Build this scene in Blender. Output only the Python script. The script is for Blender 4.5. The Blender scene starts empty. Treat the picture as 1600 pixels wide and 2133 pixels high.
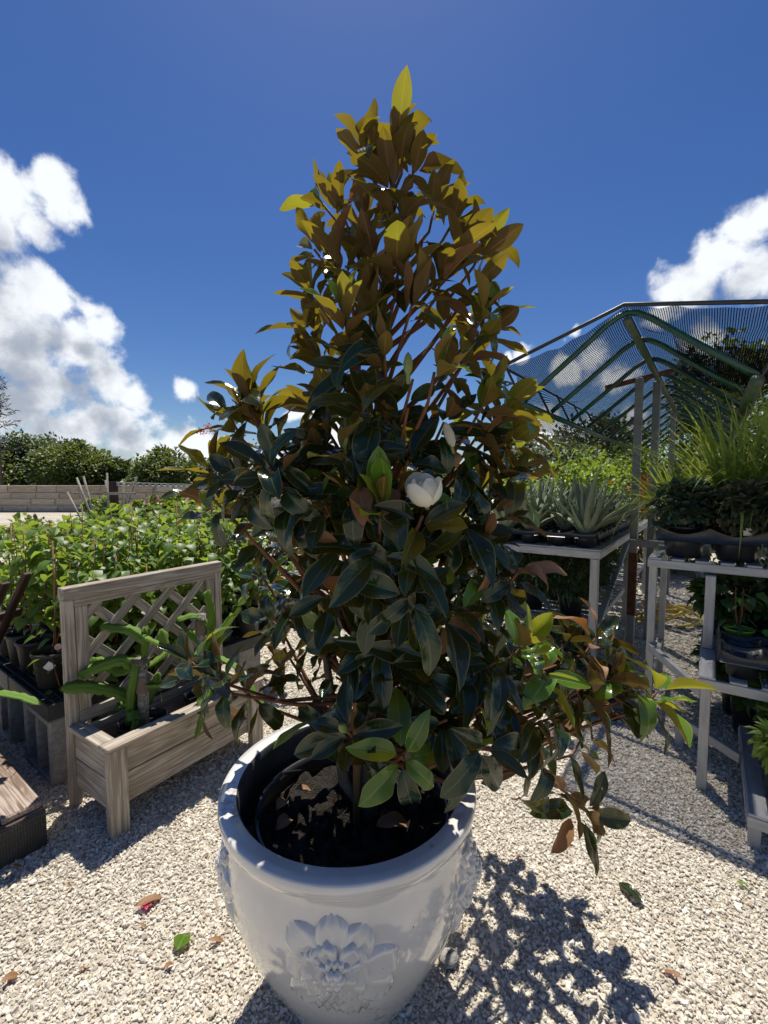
import bpy, math, random
import numpy as np
from mathutils import Matrix, Vector, Euler
rad = math.radians
sc = bpy.context.scene
COL = sc.collection
PI = math.pi

# ------------------------------------------------------------------ camera
CAM_H = 1.6; PITCH = rad(3.83); FPX = 940.0           # focal length in photograph pixels (1600 x 2133)
cd = bpy.data.cameras.new('camera'); cam = bpy.data.objects.new('camera', cd); COL.objects.link(cam)
cd.sensor_fit = 'VERTICAL'; cd.sensor_height = 36.0; cd.lens = FPX / 2133 * 36
cd.clip_start = 0.05; cd.clip_end = 3000
cam.location = (0, 0, CAM_H); cam.rotation_euler = (rad(90) - PITCH, 0, 0)
sc.camera = cam

def ray(x, y):
    u = (x - 800) / FPX; v = -(y - 1066.5) / FPX
    return Vector((u, math.cos(PITCH) + v * math.sin(PITCH), -math.sin(PITCH) + v * math.cos(PITCH)))
def at(x, y, Y):                                        # the point seen at a photo pixel, at distance Y
    r = ray(x, y); t = Y / r.y
    return Vector((r.x * t, Y, CAM_H + r.z * t))
def gz(x, y, z=0.0):
    r = ray(x, y); t = (z - CAM_H) / r.z
    return Vector((r.x * t, r.y * t, z))

# ------------------------------------------------------------------ sun, sky, exposure
SUN_EL = rad(68); SUN_AZ = rad(-5)                        # azimuth measured from +Y towards +X
sv = Vector((math.sin(SUN_AZ) * math.cos(SUN_EL), math.cos(SUN_AZ) * math.cos(SUN_EL), math.sin(SUN_EL)))
sl = bpy.data.lights.new('sun', 'SUN'); sl.energy = 5.0; sl.angle = rad(0.53); sl.color = (1.0, 0.945, 0.85)
so = bpy.data.objects.new('sun', sl); COL.objects.link(so)
so.rotation_euler = sv.to_track_quat('Z', 'Y').to_euler(); so.location = (0, 3, 12)
sc.view_settings.view_transform = 'Standard'; sc.view_settings.look = 'None'
sc.view_settings.exposure = 0.30; sc.view_settings.gamma = 1.0; sc.view_settings.use_curve_mapping = False

world = bpy.data.worlds.new('World'); sc.world = world; world.use_nodes = True
wt = world.node_tree; wt.nodes.clear()
def N(t, kind, **kw):
    n = t.nodes.new(kind)
    for k, v in kw.items():
        if k == 'op': n.operation = v
        elif k == 'inp':
            for i, val in v.items(): n.inputs[i].default_value = val
        else: setattr(n, k, v)
    return n
def L(t, a, ao, b, bi): t.links.new(a.outputs[ao], b.inputs[bi])

# clouds: a density that is a function of direction, evaluated twice (here, and a little nearer the sun for shading)
CLOUDS = [(25,400,95),(105,395,66),(125,430,50),(-10,465,66),(70,462,52),(50,620,95),(110,625,72),(185,640,52),
          (60,720,150),(160,720,100),(210,690,55),(225,780,84),(272,812,50),(120,810,110),(20,850,120),(-60,700,150),(90,905,80),(40,930,90),
          (170,905,80),(215,885,76),(260,905,80),(305,920,72),(355,935,60),(408,922,48),(385,806,36),(440,950,60),
          (-120,560,170),(-150,800,200),(-60,420,120),
          (645,855,36),(612,868,24),(560,960,45),(500,970,40),(700,900,40),
          (1500,535,100),(1545,475,80),(1590,450,70),(1450,590,88),(1560,570,125),(1400,618,62),(1640,560,120),(1700,480,90),(1380,650,40),
          (1200,690,22),(1235,740,52),(1290,790,60),(1180,770,40),(1095,735,26),(1130,900,60),(1230,900,60),(1320,880,60),(1450,720,60),(1060,745,16)]
cg = bpy.data.node_groups.new('cloud_density', 'ShaderNodeTree')
cg.interface.new_socket('Vector', in_out='INPUT', socket_type='NodeSocketVector')
cg.interface.new_socket('Density', in_out='OUTPUT', socket_type='NodeSocketFloat')
gi = N(cg, 'NodeGroupInput'); go = N(cg, 'NodeGroupOutput')
wn = N(cg, 'ShaderNodeTexNoise', noise_dimensions='3D', inp={'Scale': 7.0, 'Detail': 3.0, 'Roughness': 0.6})
L(cg, gi, 0, wn, 'Vector')
ws = N(cg, 'ShaderNodeVectorMath', op='MULTIPLY_ADD'); L(cg, wn, 'Color', ws, 0)
ws.inputs[1].default_value = (0.06,) * 3; L(cg, gi, 0, ws, 2)
wsub = N(cg, 'ShaderNodeVectorMath', op='SUBTRACT'); L(cg, ws, 0, wsub, 0); wsub.inputs[1].default_value = (0.03,) * 3
prev = None
blobs = []
for (x, y, r) in CLOUDS:
    a = ray(x, y).normalized(); b = ray(x + r, y).normalized()
    blobs.append((a, (a - b).length))
rc = random.Random(5)
for i in range(11):                                      # the same kind of cumulus all round, also where the camera does not look
    az = rad(rc.uniform(62, 298)); el = rad(rc.choice([6, 9, 13, 20, 28])); rr = rc.uniform(.06, .15)
    c = Vector((math.sin(az) * math.cos(el), math.cos(az) * math.cos(el), math.sin(el)))
    blobs.append((c, rr))
    blobs.append(((c + Vector((rc.uniform(-.1, .1), rc.uniform(-.1, .1), rc.uniform(-.04, .03)))).normalized(), rr * .7))
for c, r in blobs:
    d = N(cg, 'ShaderNodeVectorMath', op='DISTANCE'); L(cg, wsub, 0, d, 0); d.inputs[1].default_value = c
    m = N(cg, 'ShaderNodeMath', op='MULTIPLY_ADD'); L(cg, d, 'Value', m, 0)
    m.inputs[1].default_value = -1.0 / r; m.inputs[2].default_value = 1.0
    if prev is None: prev = m
    else:
        q = N(cg, 'ShaderNodeMath', op='SMOOTH_MAX'); q.inputs[2].default_value = 0.15
        L(cg, prev, 0, q, 0); L(cg, m, 0, q, 1); prev = q
fl = N(cg, 'ShaderNodeMath', op='MAXIMUM'); L(cg, prev, 0, fl, 0); fl.inputs[1].default_value = -1.2
fn = N(cg, 'ShaderNodeTexNoise', noise_dimensions='3D', inp={'Scale': 13.0, 'Detail': 10.0, 'Roughness': 0.585, 'Distortion': 0.15})
L(cg, gi, 0, fn, 'Vector')
ad = N(cg, 'ShaderNodeMath', op='MULTIPLY_ADD'); L(cg, fn, 'Fac', ad, 0); ad.inputs[1].default_value = 2.3; L(cg, fl, 0, ad, 2)
su = N(cg, 'ShaderNodeMath', op='SUBTRACT'); L(cg, ad, 0, su, 0); su.inputs[1].default_value = 1.22
L(cg, su, 0, go, 0)

tc = N(wt, 'ShaderNodeTexCoord')
nm = N(wt, 'ShaderNodeVectorMath', op='NORMALIZE'); L(wt, tc, 'Generated', nm, 0)
g1 = N(wt, 'ShaderNodeGroup'); g1.node_tree = cg; L(wt, nm, 0, g1, 0)
off = N(wt, 'ShaderNodeVectorMath', op='ADD'); L(wt, nm, 0, off, 0); off.inputs[1].default_value = (0.01, 0.0, 0.075)
g2 = N(wt, 'ShaderNodeGroup'); g2.node_tree = cg; L(wt, off, 0, g2, 0)
cov = N(wt, 'ShaderNodeMapRange', interpolation_type='SMOOTHSTEP', inp={1: -0.03, 2: 0.50, 3: 0.0, 4: 1.0}); L(wt, g1, 0, cov, 0)
shd = N(wt, 'ShaderNodeMapRange', interpolation_type='SMOOTHSTEP', inp={1: -0.15, 2: 0.85, 3: 0.0, 4: 1.0}); L(wt, g2, 0, shd, 0)
ccol = N(wt, 'ShaderNodeMix', data_type='RGBA'); L(wt, shd, 0, ccol, 'Factor')
ccol.inputs[6].default_value = (0.78, 0.81, 0.85, 1); ccol.inputs[7].default_value = (0.33, 0.37, 0.44, 1)
sky = N(wt, 'ShaderNodeTexSky', sky_type='NISHITA', sun_disc=False, sun_elevation=SUN_EL, sun_rotation=SUN_AZ,
        altitude=0, air_density=1.0, dust_density=0.35, ozone_density=4.0)
hs = N(wt, 'ShaderNodeHueSaturation', inp={'Hue': 0.512, 'Saturation': 1.28, 'Value': 1.0}); L(wt, sky, 0, hs, 'Color')
b1 = N(wt, 'ShaderNodeBackground', inp={1: 0.070}); L(wt, hs, 0, b1, 0)
b2 = N(wt, 'ShaderNodeBackground', inp={1: 1.0}); L(wt, ccol, 2, b2, 0)
mx = N(wt, 'ShaderNodeMixShader'); L(wt, cov, 0, mx, 0); L(wt, b1, 0, mx, 1); L(wt, b2, 0, mx, 2)
world.cycles.sampling_method = 'MANUAL'; world.cycles.sample_map_resolution = 512
sc.cycles.max_bounces = 8; sc.cycles.transparent_max_bounces = 10
wo = N(wt, 'ShaderNodeOutputWorld'); L(wt, mx, 0, wo, 0)

# ------------------------------------------------------------------ materials
MATS = {}
def newmat(name):
    m = bpy.data.materials.new(name); m.use_nodes = True; t = m.node_tree; t.nodes.clear()
    o = N(t, 'ShaderNodeOutputMaterial'); MATS[name] = m
    return m, t, o
def rgba(c): return (c[0], c[1], c[2], 1)
def ramp(t, stops):
    r = N(t, 'ShaderNodeValToRGB'); e = r.color_ramp.elements
    while len(e) < len(stops): e.new(0.5)
    for i, (p, c) in enumerate(stops): e[i].position = p; e[i].color = rgba(c)
    return r
def noisy(name, stops, scale=8, rough=0.7, bump=0.2, detail=6, stretch=(1, 1, 1), metal=0.0, spec=0.5, coord='Object', bdist=0.01, rand=True, coat=0):
    m, t, o = newmat(name)
    tc = N(t, 'ShaderNodeTexCoord'); mp = N(t, 'ShaderNodeMapping'); mp.inputs['Scale'].default_value = stretch
    L(t, tc, coord, mp, 0)
    if rand:
        oi = N(t, 'ShaderNodeObjectInfo'); mu = N(t, 'ShaderNodeMath', op='MULTIPLY'); mu.inputs[1].default_value = 17.3
        L(t, oi, 'Random', mu, 0); L(t, mu, 0, mp, 1)
    n = N(t, 'ShaderNodeTexNoise', inp={'Scale': scale, 'Detail': detail, 'Roughness': 0.6}); L(t, mp, 0, n, 'Vector')
    r = ramp(t, stops); L(t, n, 'Fac', r, 0)
    b = N(t, 'ShaderNodeBsdfPrincipled', inp={'Roughness': rough, 'Metallic': metal, 'Specular IOR Level': spec, 'Coat Weight': coat, 'Coat Roughness': .08})
    L(t, r, 0, b, 'Base Color')
    if bump:
        bp = N(t, 'ShaderNodeBump', inp={'Strength': bump, 'Distance': bdist}); n2 = N(t, 'ShaderNodeTexNoise', inp={'Scale': scale * 4, 'Detail': 4})
        L(t, mp, 0, n2, 'Vector'); L(t, n2, 'Fac', bp, 'Height'); L(t, bp, 0, b, 'Normal')
    L(t, b, 0, o, 0)
    return m
def wood(name, c_dark, c_mid, c_light, rough=0.8):       # grain along local X
    m, t, o = newmat(name)
    tc = N(t, 'ShaderNodeTexCoord'); oi = N(t, 'ShaderNodeObjectInfo')
    mu = N(t, 'ShaderNodeMath', op='MULTIPLY'); mu.inputs[1].default_value = 23.0; L(t, oi, 'Random', mu, 0)
    mp = N(t, 'ShaderNodeMapping'); mp.inputs['Scale'].default_value = (0.7, 9, 9); L(t, tc, 'Object', mp, 0); L(t, mu, 0, mp, 1)
    n0 = N(t, 'ShaderNodeTexNoise', inp={'Scale': 1.6, 'Detail': 3, 'Distortion': 0.6}); L(t, mp, 0, n0, 'Vector')
    rg = N(t, 'ShaderNodeMath', op='MULTIPLY'); rg.inputs[1].default_value = 42; L(t, n0, 'Fac', rg, 0)
    sn = N(t, 'ShaderNodeMath', op='SINE'); L(t, rg, 0, sn, 0)
    mp2 = N(t, 'ShaderNodeMapping'); mp2.inputs['Scale'].default_value = (3, 90, 90); L(t, tc, 'Object', mp2, 0); L(t, mu, 0, mp2, 1)
    n1 = N(t, 'ShaderNodeTexNoise', inp={'Scale': 1.2, 'Detail': 5}); L(t, mp2, 0, n1, 'Vector')
    cb = N(t, 'ShaderNodeMath', op='MULTIPLY_ADD'); L(t, sn, 0, cb, 0); cb.inputs[1].default_value = 0.085; L(t, n1, 'Fac', cb, 2)
    n3 = N(t, 'ShaderNodeTexNoise', inp={'Scale': 3.0, 'Detail': 4}); L(t, tc, 'Object', n3, 'Vector')
    c2 = N(t, 'ShaderNodeMath', op='MULTIPLY_ADD'); L(t, n3, 'Fac', c2, 0); c2.inputs[1].default_value = 0.7; L(t, cb, 0, c2, 2)
    r = ramp(t, [(0.55, c_dark), (0.85, c_mid), (1.12 if False else 1.0, c_light)]); L(t, c2, 0, r, 0)
    b = N(t, 'ShaderNodeBsdfPrincipled', inp={'Roughness': rough, 'Specular IOR Level': 0.3}); L(t, r, 0, b, 'Base Color')
    bp = N(t, 'ShaderNodeBump', inp={'Strength': 0.5, 'Distance': 0.004}); L(t, cb, 0, bp, 'Height'); L(t, bp, 0, b, 'Normal'); L(t, b, 0, o, 0)
    return m
def leafmat(name, top, top2, bottom, trans, rough=0.45, tf=0.4, rib=None, edge=None, spec=0.5, jit=0.35, ribw=0.05, blot=None, coat=0):
    m, t, o = newmat(name)
    at_ = N(t, 'ShaderNodeAttribute', attribute_name='rnd'); oi = N(t, 'ShaderNodeObjectInfo')
    s = N(t, 'ShaderNodeMath', op='ADD'); L(t, at_, 'Fac', s, 0); L(t, oi, 'Random', s, 1)
    fr = N(t, 'ShaderNodeMath', op='FRACT'); L(t, s, 0, fr, 0)
    mt = N(t, 'ShaderNodeMix', data_type='RGBA'); L(t, fr, 0, mt, 'Factor'); mt.inputs[6].default_value = rgba(top); mt.inputs[7].default_value = rgba(top2)
    uv = N(t, 'ShaderNodeUVMap'); sp = N(t, 'ShaderNodeSeparateXYZ'); L(t, uv, 0, sp, 0)
    ab = N(t, 'ShaderNodeMath', op='ABSOLUTE'); L(t, sp, 0, ab, 0)
    cur = (mt, 2)
    if rib:
        mr = N(t, 'ShaderNodeMapRange', inp={1: ribw, 2: ribw * 1.8, 3: 1.0, 4: 0.0}); L(t, ab, 0, mr, 0)
        k = N(t, 'ShaderNodeMix', data_type='RGBA'); L(t, mr, 0, k, 'Factor'); L(t, cur[0], cur[1], k, 6); k.inputs[7].default_value = rgba(rib); cur = (k, 2)
    if edge:
        mr = N(t, 'ShaderNodeMapRange', inp={1: 0.93, 2: 0.985, 3: 0.0, 4: 1.0}); L(t, ab, 0, mr, 0)
        k = N(t, 'ShaderNodeMix', data_type='RGBA'); L(t, mr, 0, k, 'Factor'); L(t, cur[0], cur[1], k, 6); k.inputs[7].default_value = rgba(edge); cur = (k, 2)
    bn = N(t, 'ShaderNodeTexNoise', inp={'Scale': 5.0, 'Detail': 4.0}); L(t, uv, 0, bn, 'Vector')
    bm_ = N(t, 'ShaderNodeMix', data_type='RGBA', blend_type='MULTIPLY'); bm_.inputs[0].default_value = 0.5
    bm_.inputs[6].default_value = rgba(bottom); L(t, bn, 'Fac', bm_, 7)
    if rib:
        k2 = N(t, 'ShaderNodeMix', data_type='RGBA'); mr2 = N(t, 'ShaderNodeMapRange', inp={1: ribw * .8, 2: ribw * 1.9, 3: 0.75, 4: 0.0}); L(t, ab, 0, mr2, 0)
        L(t, mr2, 0, k2, 'Factor'); L(t, bm_, 2, k2, 6); k2.inputs[7].default_value = rgba([min(1, c * 1.9 + .02) for c in bottom]); bm_ = k2
    va = N(t, 'ShaderNodeMath', op='MULTIPLY', inp={1: 62.0}); L(t, sp, 1, va, 0)
    vb = N(t, 'ShaderNodeMath', op='MULTIPLY_ADD', inp={1: -13.0}); L(t, ab, 0, vb, 0); L(t, va, 0, vb, 2)
    vs = N(t, 'ShaderNodeMath', op='SINE'); L(t, vb, 0, vs, 0)
    vh = N(t, 'ShaderNodeMath', op='MULTIPLY_ADD', inp={1: 0.10 if rib else 0.0}); L(t, vs, 0, vh, 0); L(t, bn, 'Fac', vh, 2)
    ge = N(t, 'ShaderNodeNewGeometry')
    sd = N(t, 'ShaderNodeMix', data_type='RGBA'); L(t, ge, 'Backfacing', sd, 'Factor'); L(t, cur[0], cur[1], sd, 6); L(t, bm_, 2, sd, 7)
    rg = N(t, 'ShaderNodeMapRange', inp={1: 0.0, 2: 1.0, 3: rough, 4: max(rough, 0.75)}); L(t, ge, 'Backfacing', rg, 0)
    b = N(t, 'ShaderNodeBsdfPrincipled', inp={'Specular IOR Level': spec}); L(t, sd, 2, b, 'Base Color'); L(t, rg, 0, b, 'Roughness')
    bp = N(t, 'ShaderNodeBump', inp={'Strength': 0.09, 'Distance': 0.01}); L(t, vh, 0, bp, 'Height'); L(t, bp, 0, b, 'Normal')
    tr = N(t, 'ShaderNodeBsdfTranslucent'); tv = N(t, 'ShaderNodeMix', data_type='RGBA'); L(t, fr, 0, tv, 'Factor')
    tv.inputs[6].default_value = rgba(trans); tv.inputs[7].default_value = rgba([c * (1 - jit) for c in trans]); L(t, tv, 2, tr, 0)
    ms = N(t, 'ShaderNodeMixShader'); ms.inputs[0].default_value = tf; L(t, b, 0, ms, 1); L(t, tr, 0, ms, 2); L(t, ms, 0, o, 0)
    return m

M = {}
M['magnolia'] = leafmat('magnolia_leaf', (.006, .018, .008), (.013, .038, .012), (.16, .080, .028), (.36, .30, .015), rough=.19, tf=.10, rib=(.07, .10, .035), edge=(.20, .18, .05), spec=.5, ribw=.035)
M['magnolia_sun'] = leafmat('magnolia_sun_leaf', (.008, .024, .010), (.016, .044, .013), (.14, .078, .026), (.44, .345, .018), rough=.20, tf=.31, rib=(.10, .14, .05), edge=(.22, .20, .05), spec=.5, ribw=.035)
M['magnolia_new'] = leafmat('magnolia_young_leaf', (.045, .13, .018), (.07, .19, .02), (.24, .14, .03), (.48, .48, .03), rough=.2, tf=.36, rib=(.22, .30, .06), edge=(.25, .30, .06), spec=.6, ribw=.035)
M['dead'] = leafmat('dry_leaf', (.23, .115, .050), (.34, .19, .09), (.24, .12, .05), (.45, .18, .04), rough=.6, tf=.25, rib=(.30, .18, .09))
M['twig'] = noisy('young_twig_bark', [(.3, (.09, .035, .014)), (.7, (.20, .085, .035))], 30, .8, .3)
M['bark'] = noisy('smooth_grey_bark', [(.3, (.075, .055, .04)), (.7, (.17, .14, .105))], 18, .9, .5)
M['petal'] = leafmat('ivory_petal', (.88, .86, .76), (.90, .88, .80), (.88, .86, .76), (.97, .95, .82), rough=.5, tf=.58, jit=.05)
M['bud'] = noisy('green_bud', [(.3, (.14, .20, .05)), (.7, (.25, .28, .10))], 60, .8, .6)
M['tape'] = noisy('green_tie_tape', [(.3, (.0, .16, .10)), (.7, (.01, .25, .16))], 20, .4, .1)
M['bamboo'] = noisy('bamboo', [(.3, (.20, .11, .045)), (.7, (.34, .20, .09))], 12, .6, .2)
M['soil'] = noisy('potting_soil', [(.35, (.014, .011, .008)), (.6, (.045, .034, .023)), (.8, (.12, .09, .06))], 60, .95, 1.0, bdist=.03)
M['plastic'] = noisy('black_plastic', [(.3, (.014, .015, .018)), (.7, (.030, .032, .037))], 6, .33, .05)
M['gplastic'] = noisy('dusty_black_plastic', [(.3, (.018, .019, .02)), (.7, (.05, .05, .052))], 9, .55, .1)
M['greencup'] = noisy('green_plastic_cup', [(.3, (.18, .34, .04)), (.7, (.25, .45, .06))], 8, .4, .05)
M['wood'] = wood('weathered_pine', (.20, .16, .12), (.33, .28, .22), (.47, .42, .35))
M['greywood'] = wood('grey_weathered_timber', (.11, .095, .08), (.25, .225, .195), (.42, .39, .35))
M['darkwood'] = wood('brown_stained_wood', (.022, .010, .008), (.045, .022, .018), (.085, .045, .038), .6)
M['sleeper'] = wood('worn_plank', (.09, .055, .04), (.23, .165, .125), (.40, .33, .28))
M['concrete'] = noisy('concrete_block', [(.3, (.22, .205, .18)), (.7, (.40, .38, .345))], 40, .95, .9, bdist=.006)
M['alu'] = noisy('galvanised_bar', [(.3, (.33, .335, .335)), (.7, (.50, .50, .49))], 5, .5, .1, metal=.25, stretch=(1, 6, 6))
M['greypost'] = noisy('grey_painted_post', [(.3, (.13, .14, .15)), (.7, (.21, .225, .24))], 9, .5, .1)
M['rust'] = noisy('rusty_iron', [(.3, (.05, .018, .008)), (.7, (.16, .065, .03))], 25, .9, .5)
M['greenpipe'] = noisy('green_pipe', [(.3, (.004, .038, .026)), (.7, (.008, .065, .042))], 6, .35, .05)
M['greenpipe2'] = noisy('dull_green_ridge_pipe', [(.3, (.03, .055, .03)), (.7, (.06, .095, .05))], 14, .5, .2)
M['blackpipe'] = noisy('black_pipe', [(.3, (.012, .012, .014)), (.7, (.025, .025, .028))], 8, .5, .1)
M['hose'] = noisy('yellow_hose', [(.3, (.46, .34, .06)), (.7, (.62, .48, .12))], 8, .5, .1)
M['redpot'] = noisy('red_plastic_pot', [(.3, (.17, .02, .012)), (.7, (.24, .035, .02))], 6, .5, .1)
M['whitepot'] = noisy('white_plastic_pot', [(.3, (.66, .66, .64)), (.7, (.78, .78, .77))], 6, .5, .1)
M['paper'] = noisy('white_label', [(.3, (.70, .70, .69)), (.7, (.80, .80, .79))], 20, .6, 0)
M['pink'] = noisy('pink_print', [(.3, (.62, .30, .33)), (.7, (.75, .50, .50))], 14, .6, 0)
M['peach'] = noisy('peach_tag', [(.3, (.70, .36, .27)), (.7, (.76, .45, .34))], 14, .6, 0)
M['bract'] = leafmat('magenta_bract', (.45, .01, .12), (.55, .02, .10), (.45, .02, .12), (.7, .03, .15), tf=.4)
M['redfl'] = leafmat('red_blossom', (.55, .015, .03), (.62, .05, .07), (.5, .02, .04), (.7, .03, .04), tf=.4)
M['yellowfl'] = leafmat('yellow_blossom', (.75, .50, .02), (.8, .40, .01), (.7, .45, .02), (.8, .5, .02), tf=.4)
M['orangefl'] = leafmat('orange_blossom', (.75, .17, .04), (.8, .25, .07), (.7, .18, .04), (.8, .25, .04), tf=.4)
M['pinkfl'] = leafmat('pink_blossom', (.72, .22, .30), (.8, .45, .48), (.7, .3, .35), (.8, .3, .3), tf=.4)
M['sapling'] = leafmat('sapling_leaf', (.075, .155, .022), (.13, .22, .035), (.12, .20, .06), (.42, .56, .05), rough=.45, tf=.42, rib=(.16, .26, .08), ribw=.04)
M['treeleaf'] = leafmat('broad_tree_leaf', (.035, .068, .016), (.065, .105, .025), (.06, .09, .03), (.16, .22, .03), rough=.5, tf=.3)
M['treeleaf2'] = leafmat('bright_tree_leaf', (.06, .10, .02), (.10, .145, .03), (.08, .11, .03), (.24, .30, .04), rough=.5, tf=.3)
M['pineleaf'] = leafmat('dark_needle', (.018, .036, .020), (.03, .05, .028), (.02, .04, .02), (.04, .07, .03), rough=.6, tf=.2)
M['shrub'] = leafmat('dark_shrub_leaf', (.022, .055, .030), (.045, .085, .05), (.07, .10, .075), (.10, .17, .05), rough=.4, tf=.25)
M['greyleaf'] = leafmat('olive_dusty_leaf', (.05, .065, .030), (.085, .095, .05), (.09, .10, .07), (.12, .14, .05), rough=.6, tf=.25)
M['silver'] = leafmat('silver_leaf', (.22, .26, .23), (.32, .36, .32), (.3, .34, .3), (.3, .35, .28), rough=.6, tf=.25)
M['grass'] = leafmat('lemongrass_blade', (.15, .26, .035), (.24, .33, .07), (.16, .26, .05), (.6, .7, .1), rough=.4, tf=.48, rib=(.14, .22, .05), ribw=.1)
M['lush'] = leafmat('light_green_leaf', (.09, .18, .02), (.15, .24, .03), (.10, .18, .03), (.36, .48, .04), rough=.45, tf=.4)
M['rosemary'] = leafmat('narrow_herb_leaf', (.035, .075, .02), (.06, .11, .03), (.05, .09, .03), (.14, .2, .04), rough=.5, tf=.25)
M['heart'] = leafmat('dark_heart_leaf', (.03, .085, .02), (.055, .12, .03), (.06, .11, .04), (.2, .32, .04), rough=.35, tf=.35, rib=(.10, .17, .05))
M['aloe'] = leafmat('aloe_leaf', (.29, .35, .21), (.38, .42, .27), (.3, .36, .22), (.22, .28, .09), rough=.5, tf=.12)
M['cactus'] = leafmat('dragon_fruit_stem', (.20, .36, .06), (.28, .44, .09), (.2, .36, .06), (.55, .68, .08), rough=.4, tf=.34, spec=.5)
M['fibre'] = noisy('rope_fibre', [(.3, (.22, .16, .11)), (.7, (.42, .34, .26))], 80, .95, 1, stretch=(1, 1, 5))

# white glazed ceramic
m, t, o = newmat('white_glaze'); M['glaze'] = m
tc = N(t, 'ShaderNodeTexCoord'); n = N(t, 'ShaderNodeTexNoise', inp={'Scale': 5, 'Detail': 5}); L(t, tc, 'Object', n, 'Vector')
r = ramp(t, [(.3, (.60, .58, .54)), (.7, (.74, .72, .68))]); L(t, n, 'Fac', r, 0)
vo = N(t, 'ShaderNodeTexVoronoi', inp={'Scale': 22}); L(t, tc, 'Object', vo, 'Vector')
n2 = N(t, 'ShaderNodeTexNoise', inp={'Scale': 3}); L(t, tc, 'Object', n2, 'Vector')
a = N(t, 'ShaderNodeMath', op='MULTIPLY_ADD', inp={1: -0.16, 2: 0.115}); L(t, n2, 'Fac', a, 0)
lt = N(t, 'ShaderNodeMath', op='LESS_THAN'); L(t, vo, 'Distance', lt, 0); L(t, a, 0, lt, 1)
k = N(t, 'ShaderNodeMix', data_type='RGBA'); L(t, lt, 0, k, 'Factor'); L(t, r, 0, k, 6); k.inputs[7].default_value = (.05, .05, .055, 1)
ng1 = N(t, 'ShaderNodeTexNoise', inp={'Scale': 38, 'Detail': 8, 'Roughness': .75}); L(t, tc, 'Object', ng1, 'Vector')
ng2 = N(t, 'ShaderNodeTexNoise', inp={'Scale': 4.5, 'Detail': 3}); L(t, tc, 'Object', ng2, 'Vector')
gm = N(t, 'ShaderNodeMath', op='MULTIPLY'); L(t, ng1, 'Fac', gm, 0); L(t, ng2, 'Fac', gm, 1)
gr = N(t, 'ShaderNodeMapRange', inp={1: .315, 2: .40, 3: 0.0, 4: .75}); L(t, gm, 0, gr, 0)
kg = N(t, 'ShaderNodeMix', data_type='RGBA'); L(t, gr, 0, kg, 'Factor'); L(t, k, 2, kg, 6); kg.inputs[7].default_value = (.30, .26, .20, 1); k = kg
b = N(t, 'ShaderNodeBsdfPrincipled', inp={'Roughness': .10, 'Specular IOR Level': .7, 'Coat Weight': .7, 'Coat Roughness': .05}); L(t, k, 2, b, 'Base Color')
n3 = N(t, 'ShaderNodeTexNoise', inp={'Scale': 7, 'Detail': 2}); L(t, tc, 'Object', n3, 'Vector')
bp = N(t, 'ShaderNodeBump', inp={'Strength': .25, 'Distance': .012}); L(t, n3, 'Fac', bp, 'Height'); L(t, bp, 0, b, 'Normal'); L(t, b, 0, o, 0)
M['liner'] = noisy('dark_unglazed_inside', [(.3, (.04, .042, .047)), (.7, (.085, .088, .095))], 7, .6, .2)

# pebbles
m, t, o = newmat('pale_pebble'); M['pebble'] = m
oi = N(t, 'ShaderNodeObjectInfo')
r = ramp(t, [(0, (.30, .255, .20)), (.12, (.46, .41, .34)), (.45, (.56, .52, .455)), (.75, (.62, .575, .49)), (.93, (.72, .69, .63)), (1, (.42, .36, .29))])
L(t, oi, 'Random', r, 0)
tc = N(t, 'ShaderNodeTexCoord'); n = N(t, 'ShaderNodeTexNoise', inp={'Scale': 2.5, 'Detail': 5}); L(t, tc, 'Object', n, 'Vector')
k = N(t, 'ShaderNodeMix', data_type='RGBA', blend_type='MULTIPLY'); k.inputs[0].default_value = .45; L(t, r, 0, k, 6); L(t, n, 'Color', k, 7)
hs = N(t, 'ShaderNodeHueSaturation', inp={'Saturation': 1.15, 'Value': 1.42}); L(t, k, 2, hs, 'Color')
b = N(t, 'ShaderNodeBsdfPrincipled', inp={'Roughness': .9, 'Specular IOR Level': .25}); L(t, hs, 0, b, 'Base Color'); L(t, b, 0, o, 0)
# ground under and beyond the pebbles
m, t, o = newmat('gravel_ground'); M['ground'] = m
tc = N(t, 'ShaderNodeTexCoord')
vo = N(t, 'ShaderNodeTexVoronoi', inp={'Scale': 55}); L(t, tc, 'Object', vo, 'Vector')
sp = N(t, 'ShaderNodeSeparateColor'); L(t, vo, 'Color', sp, 0)
r = ramp(t, [(0, (.40, .355, .285)), (.5, (.52, .47, .39)), (1, (.62, .57, .48))]); L(t, sp, 0, r, 0)
n = N(t, 'ShaderNodeTexNoise', inp={'Scale': .8, 'Detail': 6}); L(t, tc, 'Object', n, 'Vector')
r2 = ramp(t, [(.3, (.72, .70, .66)), (.65, (1, 1, 1))]); L(t, n, 'Fac', r2, 0)
k = N(t, 'ShaderNodeMix', data_type='RGBA', blend_type='MULTIPLY'); k.inputs[0].default_value = 1; L(t, r, 0, k, 6); L(t, r2, 0, k, 7)
b = N(t, 'ShaderNodeBsdfPrincipled', inp={'Roughness': .95, 'Specular IOR Level': .2}); L(t, k, 2, b, 'Base Color')
bp = N(t, 'ShaderNodeBump', invert=True, inp={'Strength': .8, 'Distance': .012}); L(t, vo, 'Distance', bp, 'Height'); L(t, bp, 0, b, 'Normal'); L(t, b, 0, o, 0)
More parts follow.
